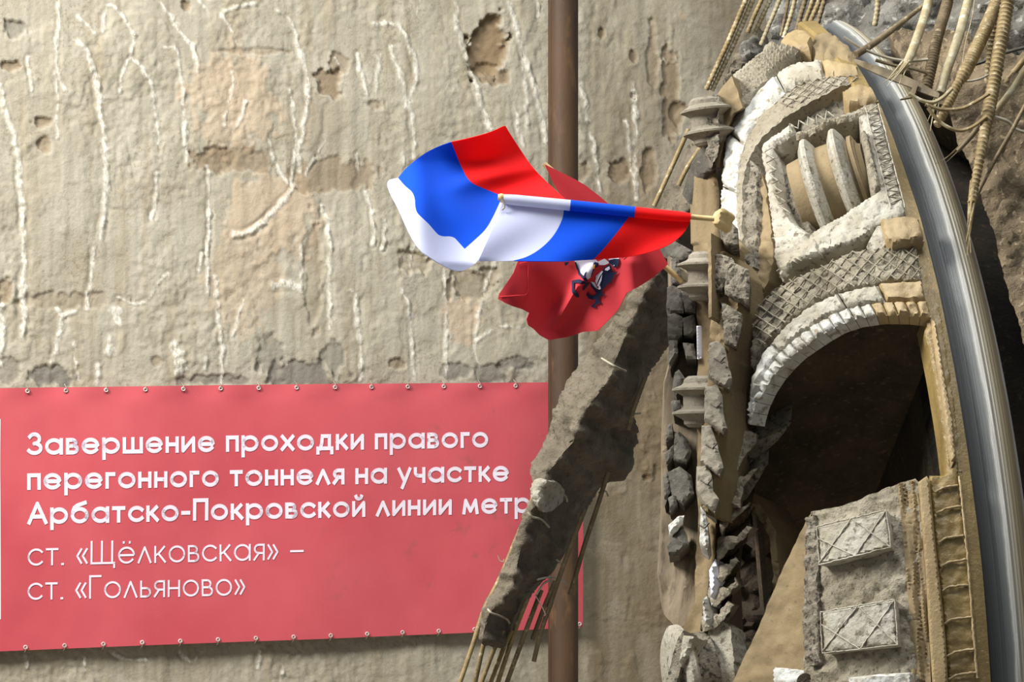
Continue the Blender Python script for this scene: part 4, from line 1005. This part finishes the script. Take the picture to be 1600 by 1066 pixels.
RIGHT = [(802, 985), (812, 958), (838, 922), (862, 896), (880, 870), (896, 832), (915, 800), (935, 766), (962, 742), (985, 716), (994, 690), (991, 660), (985, 642), (1004, 606), (1016, 580), (1032, 560), (1046, 520), (1066, 470), (1100, 400), (1130, 320), (1170, 220), (1205, 120), (1215, 60)]
def slab_dep(u, v):
    d = seg_dist(np.asarray(u, float), np.asarray(v, float), RIDGE)
    # which side of the ridge: interpolate the ridge's u at this v
    ru = np.interp(v, RIDGE[:, 1], RIDGE[:, 0])
    right = np.asarray(u) > ru; d = np.sqrt(d * d + 64) - 8
    return 17.0 + 0.25 * (500 - np.asarray(v)) / 500 * 0.6 + np.where(right, 0.0085 * d, 0.0042 * d)
sl = depth_lift(slab_dep)
relief('slab', LEFT + RIGHT, sl, 0.28, 'chunk', SLAB, 3.2, 0, lambda u, v: 0.034 * fbm2(u, v, 46, 46, 3, 101) + 0.012 * fbm2(u, v, 13, 13, 2, 102), wob=0.7, back=(0.05, 1, 0), smooth=50)
relief('white_patch', smooth_poly([(836, 752), (852, 748), (870, 752), (880, 768), (868, 790), (852, 800), (838, 796), (832, 775)], 1), sl, 0.03, 'pale_steel', SLAB, 4, 0.02, bump_h(0.008, 12, 104), wob=.5)
SB = [([(838, 765), (822, 806), (806, 844), (782, 902), (756, 955), (738, 1010), (716, 1075)], 16.95), ([(762, 990), (755, 1010), (740, 1078)], 17.0), ([(786, 985), (772, 1015), (748, 1078)], 17.05), ([(800, 985), (785, 1018), (762, 1078)], 17.08),
      ([(824, 936), (805, 985), (776, 1072)], 17.1), ([(846, 922), (824, 980), (790, 1072)], 17.12), ([(868, 908), (850, 950), (832, 1000)], 17.2), ([(862, 940), (846, 985), (834, 1034)], 17.15),
      ([(914, 796), (890, 858), (870, 914), (858, 950)], 17.2), ([(950, 738), (934, 790), (914, 850), (898, 905), (890, 930)], 17.3), ([(1008, 590), (990, 640), (982, 672)], 17.25),
      ([(1076, 202), (1052, 256), (1022, 322)], 16.85), ([(1100, 222), (1074, 262), (1060, 290)], 16.8)]
for px, d in SB: rod('rebar', px, d, 3.7, 'rod_gold' if d < 17.12 else 'rod_brown', SLAB, seg=8)
for px in ([(762, 952), (768, 958), (780, 962), (792, 968), (796, 974)], [(824, 800), (832, 808), (846, 812), (858, 824)], [(876, 770), (884, 776), (886, 784)], [(872, 920), (862, 908), (850, 912), (838, 930)], [(840, 906), (862, 902), (880, 908), (886, 914)],
           [(936, 770), (946, 768), (950, 775)], [(870, 875), (878, 882), (882, 888)], [(940, 560), (960, 572), (978, 580)], [(985, 648), (1000, 646)], [(908, 475), (930, 482), (962, 488)]):
    rod('tie_wire', px, slab_dep(*np.array(px, float).T) - 0.06, 1.7, 'wire', SLAB, seg=6)
rod('loose_fibre', [(836, 930), (845, 945), (852, 960), (850, 962)], 17.0, 0.8, 'wire', SLAB, seg=5)
rod('loose_fibre', [(778, 868), (781, 876), (786, 878), (788, 874)], 16.95, 0.8, 'wire', SLAB, seg=5)

# ------------------------------------------------------------------ flags
def cloth_piece(name, pieces, dep, parent, step=5, thick=0.0035):
    """one cloth of several coloured fields: the fields share the depth field, so their seams meet"""
    V = []; Fc = []; mi = []; mats = []
    for poly, m in pieces:
        vs, T, B = triangulate(poly, step)
        P, N = depth_lift(dep)(vs[:, 0], vs[:, 1])
        Q = P - N * thick; n = len(P); k = len(V)
        a, b, c = P[T[:, 0]], P[T[:, 1]], P[T[:, 2]]
        fl = np.einsum('ij,ij->i', np.cross(b - a, c - a), ORG - a) < 0
        T = T.copy(); T[fl] = T[fl][:, ::-1]
        f = [tuple(t) for t in T] + [tuple(x + n for x in t[::-1]) for t in T] + [(j, i, i + n, j + n) for i, j in boundary_edges(T)]
        V += P.tolist() + Q.tolist(); Fc += [tuple(x + k for x in q) for q in f]
        if m not in mats: mats.append(m)
        mi += [mats.index(m)] * len(f)
    return link_mesh(name, V, Fc, mats, parent, 60, mi)
FD = 13.95
RF = tag(empty('russian_flag', W(np.array(1118.), np.array(341.), np.array(FD))), 'waving white, blue and red striped flag on a thin pole above the red flag', 'flag')
RF.name = 'striped_flag'
def arc_bulge(u, v, cx, cy, rx, ry, a): return a * np.exp(-((u - cx) / rx) ** 2 - ((v - cy) / ry) ** 2)
def front_dep(u, v):
    u = np.asarray(u, float); v = np.asarray(v, float)
    pole = 318 + (u - 785) * 0.083
    k = np.clip((v - pole) / 90, 0, 1)
    return FD - 0.10 * k - 0.04 * np.sin((u - 760) / 52 + k * 1.2) * k - 0.03 * np.sin((u + v * 1.3) / 31) * k
def back_dep(u, v):
    u = np.asarray(u, float); v = np.asarray(v, float)
    s = np.clip((v - 250) / 160, 0, 1)
    crease = np.abs((v - 284) + (u - 733) * 0.24)
    return FD + 0.30 - 0.40 * s ** 1.4 + 0.05 * np.sin((u - 600) / 44 + v / 90) - 0.05 * np.exp(-((u - 650 - (v - 300) * 0.1) / 26) ** 2) - 0.035 * np.exp(-(crease / 16) ** 2) / (1 + np.exp(-(u - 715) / 10)) + 0.03 * np.sin((u * 0.6 - v) / 22) * np.exp(-((u - 720) / 60) ** 2)
SP = lambda pts: [tuple(p) for p in smooth_poly(pts, 2, False)]
WBf = SP([(881, 325), (880, 340), (868, 365), (850, 385), (826, 401), (802, 407.5)]); BRf = SP([(984, 337), (970, 356), (955, 375), (940, 393), (927, 406)])
front = [([(786, 314), (830, 319)] + WBf + SP([(790, 408), (747, 408.5)]) + SP([(757, 386), (767, 364), (776, 340)]), 'flag_white'),
         ([(930, 331)] + BRf + [(880, 408.5)] + WBf[::-1], 'flag_blue'),
         ([(1030, 341)] + SP([(1079, 341), (1076, 352), (1067, 366), (1050, 380), (1028, 390), (1000, 398), (978, 402)]) + BRf[::-1], 'flag_red')]
W_B = SP([(622, 278), (632, 290), (648, 303), (649, 330), (659, 340), (670, 350), (679, 361), (688, 370), (708, 369), (717, 379), (726, 389)])
B_R = SP([(705, 222), (712, 239), (719, 257), (733, 285), (757, 295), (784, 306)])
INN = SP([(726, 389), (743, 374), (760, 358), (772, 336), (781, 316)])
backp = [(SP([(608, 281), (604, 287), (609, 303), (622, 326), (632, 350), (642, 371), (655, 390), (677, 406), (701, 420), (720, 425), (735, 418), (747, 408), (757, 386), (767, 364), (777, 342), (787, 318)])[::-1] + W_B + INN[1:], 'flag_white'),
         (SP([(622, 278), (632, 265), (646, 253), (664, 239), (684, 229), (705, 222)])[:-1] + B_R + INN[::-1][:-1] + W_B[:0:-1], 'flag_blue'),
         (SP([(705, 222), (725, 218), (745, 213), (768, 206), (787, 197)]) + SP([(790, 197), (797, 209), (812, 232), (832, 262), (856, 286), (884, 312)]) + [(850, 316), (800, 316)] + B_R[:0:-1], 'flag_red')]
cloth_piece('flag_cloth', front, front_dep, RF, 4.5)
cloth_piece('flag_cloth', backp, back_dep, RF, 4.5)
def seg_rod(name, a, b, r, m, parent, d=FD - 0.012, flat=1.0, taper=None, seg=14): return rod(name, [a, ((a[0] + b[0]) / 2, (a[1] + b[1]) / 2), b], d, r, m, parent, seg=seg, flat=flat, taper=taper)
slv = seg_rod('sleeve', (787, 311), (891, 321), 8.6, 'flag_white', RF, taper=[(0, .86), (.2, 1), (1, 1.02)])
seg_rod('sleeve', (891, 321), (992, 331.5), 8.8, 'flag_blue', RF)
seg_rod('sleeve', (992, 331.5), (1079, 340), 8.2, 'flag_red', RF, taper=[(0, 1.05), (.8, 1), (1, .8)])
rod('flagpole', [(779, 308), (900, 321), (1000, 331), (1079, 339), (1116, 342)], FD, 4.2, 'wood', RF, seg=12)
rod('pole_cap', [(778, 308), (784, 308.5), (788, 309)], FD - .012, 6.2, 'wood', RF, seg=12, taper=[(0, .7), (.4, 1), (1, .8)])
rod('tie_cord', [(783, 310), (787, 316), (788, 324), (784, 328)], FD - .03, 1.6, 'wire', RF, seg=6)
relief('pole_socket', smooth_poly([(1111, 336), (1117, 327), (1128, 322), (1133, 329), (1126, 338), (1127, 350), (1116, 354), (1109, 346)], 1), plane(1120, 340, FD + .02, (-.4, -.9, .2)), 0.12, 'wood', RF, 3, 0, None, (4, 0.02))

MD = 14.45
MF = tag(empty('red_flag', W(np.array(1068.), np.array(442.), np.array(MD))), 'faded crimson flag bearing a horseman and dragon emblem, hanging behind the striped flag', 'flag')
def mos_dep(u, v):
    u = np.asarray(u, float); v = np.asarray(v, float)
    t = ((u - 852) * 0.75 + (v - 258) * 0.66) / 285
    down = np.clip(((v - 258) - (u - 852) * 0.85) / 260, 0, 1)
    ang = np.arctan2(v - 250, 1060 - u)
    return MD + 0.16 * down + 0.05 * np.sin((u - v * 0.5) / 24) * down + 0.035 * np.sin((u + v * .9) / 40) * down - 0.06 * np.exp(-(((u - 890) + (v - 470) * 0.62) / 9) ** 2) * np.clip((v - 410) / 40, 0, 1) * np.clip((515 - v) / 30, 0, 1) - 0.05 * np.exp(-((u - 985 - (v - 400) * .1) / 16) ** 2) * np.clip((v - 380) / 30, 0, 1)
mpoly = [(851, 257), (860, 261), (878, 270), (900, 281), (914, 289), (936, 306), (962, 328), (1000, 360), (1030, 388), (1044, 413), (1022, 433), (1000, 447), (979, 458), (966, 484), (957, 494), (948, 503), (934, 517), (910, 519), (896, 524), (885, 527), (858, 531), (844, 524), (834, 514), (825, 508), (823, 499), (827, 489), (815, 483), (802, 479), (788, 473), (778, 467), (780, 459), (790, 445), (802, 427), (809, 409), (824, 380), (846, 350), (872, 318), (876, 306), (864, 285), (856, 268)]
mcl = cloth_piece('flag_cloth', [(mpoly, 'moscow_red')], mos_dep, MF, 4.5)
ml = depth_lift(mos_dep)
ho = [(806, 420), (802, 427), (790, 445), (780, 459), (779, 465), (800, 462), (822, 460), (824, 412)]
rod('hem', [(812, 412), (824, 411), (825, 430), (824, 458), (806, 462), (780, 464)], mos_dep(np.array([812, 824, 825, 824, 806, 780.]), np.array([412, 411, 430, 458, 462, 464.])) - .006, 0.8, 'moscow_red', MF, seg=5)
rod('flagpole', [(850, 256), (930, 323), (1000, 384), (1044, 421), (1072, 446)], [MD + .03] * 5, 4.3, 'wood', MF, seg=12)
rod('pole_bracket', [(1066, 441), (1078, 450), (1090, 456), (1100, 460)], [MD + .03, MD + .03, MD + .1, MD + .2], 5, 'tan_dry', MF, seg=10)
def em(m, pts, off):
    pts = zz(850, 360, 5.92, pts)
    return relief('emblem', pts, ml, 0.001, m, mcl, 2.2, off)
for m, off, polys in (('emblem_white', 0.004, [
        [(286, 280), (480, 270), (500, 290), (470, 330), (455, 380), (430, 430), (400, 450), (360, 410), (320, 370), (300, 330)], [(600, 262), (700, 255), (690, 300), (640, 330), (600, 300)], [(500, 290), (560, 260), (610, 300), (560, 320), (510, 320)],
        [(480, 420), (540, 370), (600, 340), (610, 380), (560, 440), (540, 500), (520, 540), (500, 500), (480, 460)], [(430, 470), (470, 480), (500, 540), (470, 540), (440, 500)]]),
    ('emblem_ink', 0.007, [
        [(320, 372), (345, 400), (372, 430), (385, 400), (400, 380), (385, 430), (395, 460), (380, 470), (330, 410)], [(270, 465), (340, 458), (380, 470), (385, 482), (350, 490), (292, 490), (288, 540), (318, 590), (312, 612), (290, 606), (272, 570)],
        [(380, 480), (420, 470), (400, 500), (360, 545), (345, 540)], [(470, 290), (500, 300), (500, 330), (470, 345), (462, 310)], [(600, 275), (650, 262), (700, 262), (708, 290), (690, 330), (650, 345), (640, 325), (622, 312), (600, 300)],
        [(500, 430), (530, 385), (560, 340), (600, 315), (625, 335), (636, 380), (630, 420), (612, 470), (590, 500), (560, 530), (540, 548), (518, 546), (502, 520), (486, 480), (478, 455)],
        [(620, 395), (660, 385), (690, 376), (680, 392), (650, 420), (625, 470), (612, 500), (608, 470)], [(425, 470), (440, 480), (470, 520), (500, 545), (540, 545), (545, 590), (520, 610), (515, 640), (505, 680), (480, 690), (490, 710), (460, 712), (446, 700), (478, 670), (488, 630), (460, 640), (420, 625), (398, 590), (410, 560), (430, 595), (470, 600), (490, 580), (470, 550), (440, 515)],
        [(505, 640), (530, 660), (525, 680), (505, 672)], [(545, 585), (568, 588), (545, 608), (530, 622)], [(195, 290), (240, 286), (225, 306), (208, 322), (198, 312)], [(300, 285), (330, 360), (350, 400), (338, 404), (306, 350), (288, 292)], [(470, 300), (462, 350), (440, 400), (420, 440), (432, 400), (452, 345), (458, 300)],
        [(735, 262), (765, 240), (755, 235), (730, 255)]])):
    for p in polys: em(m, p, off)
for p in ([(478, 462), (500, 425), (538, 372), (546, 380), (516, 428), (500, 472), (492, 498)], [(496, 506), (516, 462), (540, 402), (534, 460), (512, 522)], [(506, 536), (522, 505), (532, 538), (518, 546)], [(566, 352), (604, 330), (612, 352), (590, 372), (564, 366)], [(650, 318), (660, 314), (658, 326), (650, 328)]): em('emblem_white', p, 0.010)
em('emblem_gold', [(448, 350), (462, 318), (470, 322), (456, 356)], 0.009)

# ------------------------------------------------------------------ fibreglass bars hanging out of the broken wall, and wires
def thing_rod(label, cat, group, *a, **k):
    if group != GT: a = a[:2] + (np.asarray(a[2], float) + BD,) + a[3:]
    return tag(rod(*a, **k), label, cat, group)
BD = -0.42                              # the whole bundle hangs in front of the broken edge
GT = 'slim bars running down behind the cutterhead'
GR = 'fibreglass bars hanging over the cutterhead'
thing_rod('smooth pale bar with a frayed end, hanging above the box-like rim of the cutterhead', 'bar', GR, 'fibreglass_bar', [(1456, -30), (1450, 5), (1437, 48), (1420, 92), (1406, 112)], [15.0, 15, 14.8, 14.6, 14.5], 7, 'rod_pale', None, seg=12, fray=9, taper=[(0, 1), (.7, 1), (1, .65)])
thing_rod('slanting brown bar stub lying across the top of the steel shield ring', 'bar', GR, 'fibreglass_bar', [(1446, 6), (1400, 42), (1362, 70), (1336, 86)], [15.0, 14.9, 14.8, 14.7], 5, 'rod_brown', None, seg=10, taper=[(0, .6), (.4, 1), (1, 1.2)])
thing_rod('brown ringed bar, second thick bar from the frayed pale one', 'bar', GR, 'fibreglass_bar', [(1486, -30), (1480, 5), (1464, 60), (1456, 100), (1448, 136)], [15.2, 15.2, 15, 14.9, 14.85], 8, 'rod_brown', None, ridged=0.014, seg=14)
thing_rod('smooth whitish bar split lengthwise at its lower end', 'bar', GR, 'fibreglass_bar', [(1520, -30), (1512, 5), (1497, 60), (1480, 108), (1469, 146)], [15.2, 15.2, 15, 14.9, 14.85], 7.5, 'rod_pale', None, seg=12, fray=5)
thing_rod('thin flat white strip hanging behind the thick ringed bars', 'strip', GR, 'fibreglass_strip', [(1526, -30), (1520, 20), (1508, 70), (1502, 110)], 15.3, 3.4, 'rod_pale', None, seg=8, flat=0.3, taper=[(0, 1), (1, .4)])
thing_rod('golden ringed bar leaning down to the bent wires, splitting at its foot', 'bar', GR, 'fibreglass_bar', [(1568, -30), (1557, 5), (1534, 58), (1510, 108), (1494, 136), (1480, 166), (1464, 196)], [14.9, 14.9, 14.7, 14.55, 14.5, 14.45, 14.4], 9.2, 'rod_gold', None, ridged=0.016, seg=16, taper=[(0, 1.05), (.7, 1), (.74, .75), (1, .7)])
thing_rod('shadowed olive bar hanging between the two thickest ringed bars', 'bar', GR, 'fibreglass_bar', [(1554, -30), (1552, 40), (1546, 95), (1539, 150)], 15.1, 5.5, 'rod_gold', None, ridged=0.018, seg=10, taper=[(0, 1), (.7, 1), (1, .6)])
thing_rod('thickest golden ringed bar with a long frayed tip, reaching down past the shield ring', 'bar', GR, 'fibreglass_bar', [(1580, -30), (1574, 5), (1563, 70), (1551, 140), (1541, 192), (1532, 240), (1524, 285), (1518, 318)], [14.7, 14.7, 14.6, 14.5, 14.4, 14.3, 14.25, 14.2], 9.4, 'rod_gold', None, ridged=0.020, seg=16, taper=[(0, 1.05), (.6, 1), (.66, .86), (1, .62)], fray=7)
thing_rod('pale bar entering from the edge, lying above its twin', 'bar', GR, 'fibreglass_bar', [(1640, 58), (1602, 92), (1578, 122), (1558, 142)], 14.8, 5, 'rod_gold', None, seg=10)
thing_rod('pale bar entering from the edge, lying below its twin', 'bar', GR, 'fibreglass_bar', [(1640, 66), (1606, 104), (1582, 140), (1554, 176)], 14.6, 5.6, 'rod_pale', None, seg=10)
thing_rod('long thin bar crossing the broken soil beside the thickest bar', 'bar', GR, 'fibreglass_bar', [(1640, 100), (1606, 158), (1578, 210), (1548, 262), (1518, 322)], 14.3, 3.4, 'rod_brown', None, seg=8)
thing_rod('short dark splintered bar sticking out above the gap beside the shield ring', 'bar', GR, 'fibreglass_bar', [(1534, 190), (1520, 210), (1506, 226), (1496, 236)], 14.5, 4.6, 'dark_strip', None, seg=8, taper=[(0, 1), (1, .7)], fray=3)
GW = 'bent wires and strips under the fibreglass bars'
for lab, px, r, m, fl, d in (
    ('thin pale wire drooping from the cutterhead rim across the shield ring', [(1318, 58), (1350, 77), (1390, 91), (1420, 95), (1450, 93)], 2.5, 'wire', 1, 14.75),
    ('dusty wire behind the angled strip, crossing the top of the shield ring', [(1368, 94), (1400, 103), (1425, 107), (1448, 114)], 2.8, 'dark_strip', 1, 14.85),
    ('wire curling into the foot of the leaning golden bar', [(1420, 146), (1440, 157), (1458, 160), (1474, 152), (1488, 138)], 3.3, 'rod_pale', 1, 14.42),
    ('long wire loop sagging between the two golden ringed bars', [(1446, 163), (1470, 171), (1500, 170), (1522, 161), (1546, 146)], 3.2, 'rod_gold', 1, 14.4),
    ('lowest wire loop, sagging from the shield ring to the thickest bar', [(1450, 168), (1462, 184), (1480, 198), (1500, 204), (1520, 198), (1542, 182)], 3.0, 'rod_gold', 1, 14.38),
    ('thin wire curving out behind the olive bar', [(1505, 127), (1520, 126), (1534, 122), (1546, 116)], 1.8, 'wire', 1, 14.9),
    ('grey green cable sloping behind the ringed bars', [(1515, 103), (1540, 95), (1565, 84), (1610, 72)], 3.0, 'shade_steel', 1, 15.2),
    ('wire trailing over the soil away from the thickest bar', [(1552, 182), (1575, 190), (1592, 204), (1640, 214)], 3.0, 'wire', 1, 14.45)):
    thing_rod(lab, 'wire', GW, 'bent_wire', px, d, r, m, None, seg=7, flat=fl)
# angled strip with a torn hook
ST = tag(empty('angle_strip', W(np.array(1400.), np.array(118.), np.array(14.6))), 'dark flat metal strip with a torn hook lying across the shield ring', 'strip', GW)
sp_ = plane(1400, 118, 14.3, (-0.3, -0.85, 0.4))
relief('strip', [(1335, 92), (1352, 96), (1400, 112), (1440, 130), (1468, 146), (1466, 153), (1440, 144), (1424, 136), (1390, 124), (1350, 106), (1337, 99)], sp_, 0.012, 'dark_strip', ST, 5, 0, bump_h(0.004, 14, 4))
relief('hook', [(1427, 130), (1434, 134), (1430, 146), (1424, 152), (1406, 155), (1420, 149), (1424, 140)], sp_, 0.012, 'dark_strip', ST, 4, 0.01, None)
# bars behind the top of the head
GT = 'slim bars running down behind the cutterhead'
TB = [([(1176, -30), (1166, -2), (1140, 60), (1120, 104), (1103, 141)], 4.0, 16.7, 'rod_gold', 'golden slim bar, outermost of the bars running down behind the cutterhead'), ([(1190, -30), (1177, -2), (1152, 56), (1130, 104), (1112, 142)], 3.8, 16.72, 'rod_pale', 'dusty slim bar beside the outermost golden bar'),
      ([(1202, -30), (1190, 0), (1178, 26), (1168, 52)], 3.4, 16.8, 'rod_gold', 'third slim bar, ending on a dark lump of concrete'), ([(1215, -30), (1203, 0), (1190, 28), (1178, 54)], 3.4, 16.82, 'rod_pale', 'fourth slim bar, ending beside a dark lump of concrete'),
      ([(1230, -30), (1218, 0), (1202, 38), (1188, 72)], 3.4, 16.75, 'rod_pale', 'slim bar reaching the ridged plate of the cutterhead'), ([(1236, -30), (1232, 0), (1226, 30), (1220, 58)], 2.6, 16.7, 'rod_brown', 'thin brown bar before the tan block on the cutterhead'),
      ([(1248, -30), (1242, 0), (1234, 30), (1224, 60)], 3.4, 16.6, 'rod_pale', 'pale bar just before the tan block on the cutterhead'), ([(1264, -30), (1258, 0), (1250, 28), (1242, 58)], 3.8, 16.5, 'rod_brown', 'ringed bar over the middle of the tan block'),
      ([(1276, -30), (1270, 0), (1260, 28), (1250, 58)], 3.6, 16.45, 'rod_gold', 'golden bar over the middle of the tan block'), ([(1286, -30), (1280, 0), (1268, 30), (1256, 60)], 3.8, 16.4, 'rod_gold', 'brighter golden bar just past the middle of the tan block'),
      ([(1296, -30), (1288, 0), (1280, 28), (1272, 58)], 3.8, 16.35, 'rod_brown', 'last ringed bar over the far end of the tan block'), ([(1374, -30), (1372, 0), (1370, 22), (1366, 42)], 4.2, 15.9, 'rod_pale', 'short pale stub hanging in front of the grey rubble')]
for px, r, d, m, lab in TB: thing_rod(lab, 'bar', GT, 'slim_bar', px, d, r, m, None, seg=9, ridged=0.02)
o = relief('concrete_lump', smooth_poly([(1150, 96), (1152, 72), (1164, 54), (1176, 52), (1184, 58), (1186, 76), (1178, 92), (1162, 104)], 1), plane(1168, 76, 16.85, (-.5, -.8, .3)), 0.14, 'rubble_grey', None, 3.6, 0, bump_h(0.03, 14, 3), (10, 0.08))
tag(o, 'dark lump of broken concrete stuck on slim bars above the cutter', 'concrete lump')
o = relief('concrete_lump', smooth_poly([(1118, 142), (1136, 100), (1144, 87), (1158, 88), (1164, 96), (1148, 118), (1134, 140), (1124, 156)], 1), plane(1138, 118, 16.7, (-.5, -.8, .3)), 0.14, 'chunk', None, 3.6, 0, bump_h(0.03, 14, 4), (8, 0.06))
tag(o, 'grey wedge of broken concrete leaning against the ridged plate', 'concrete lump')
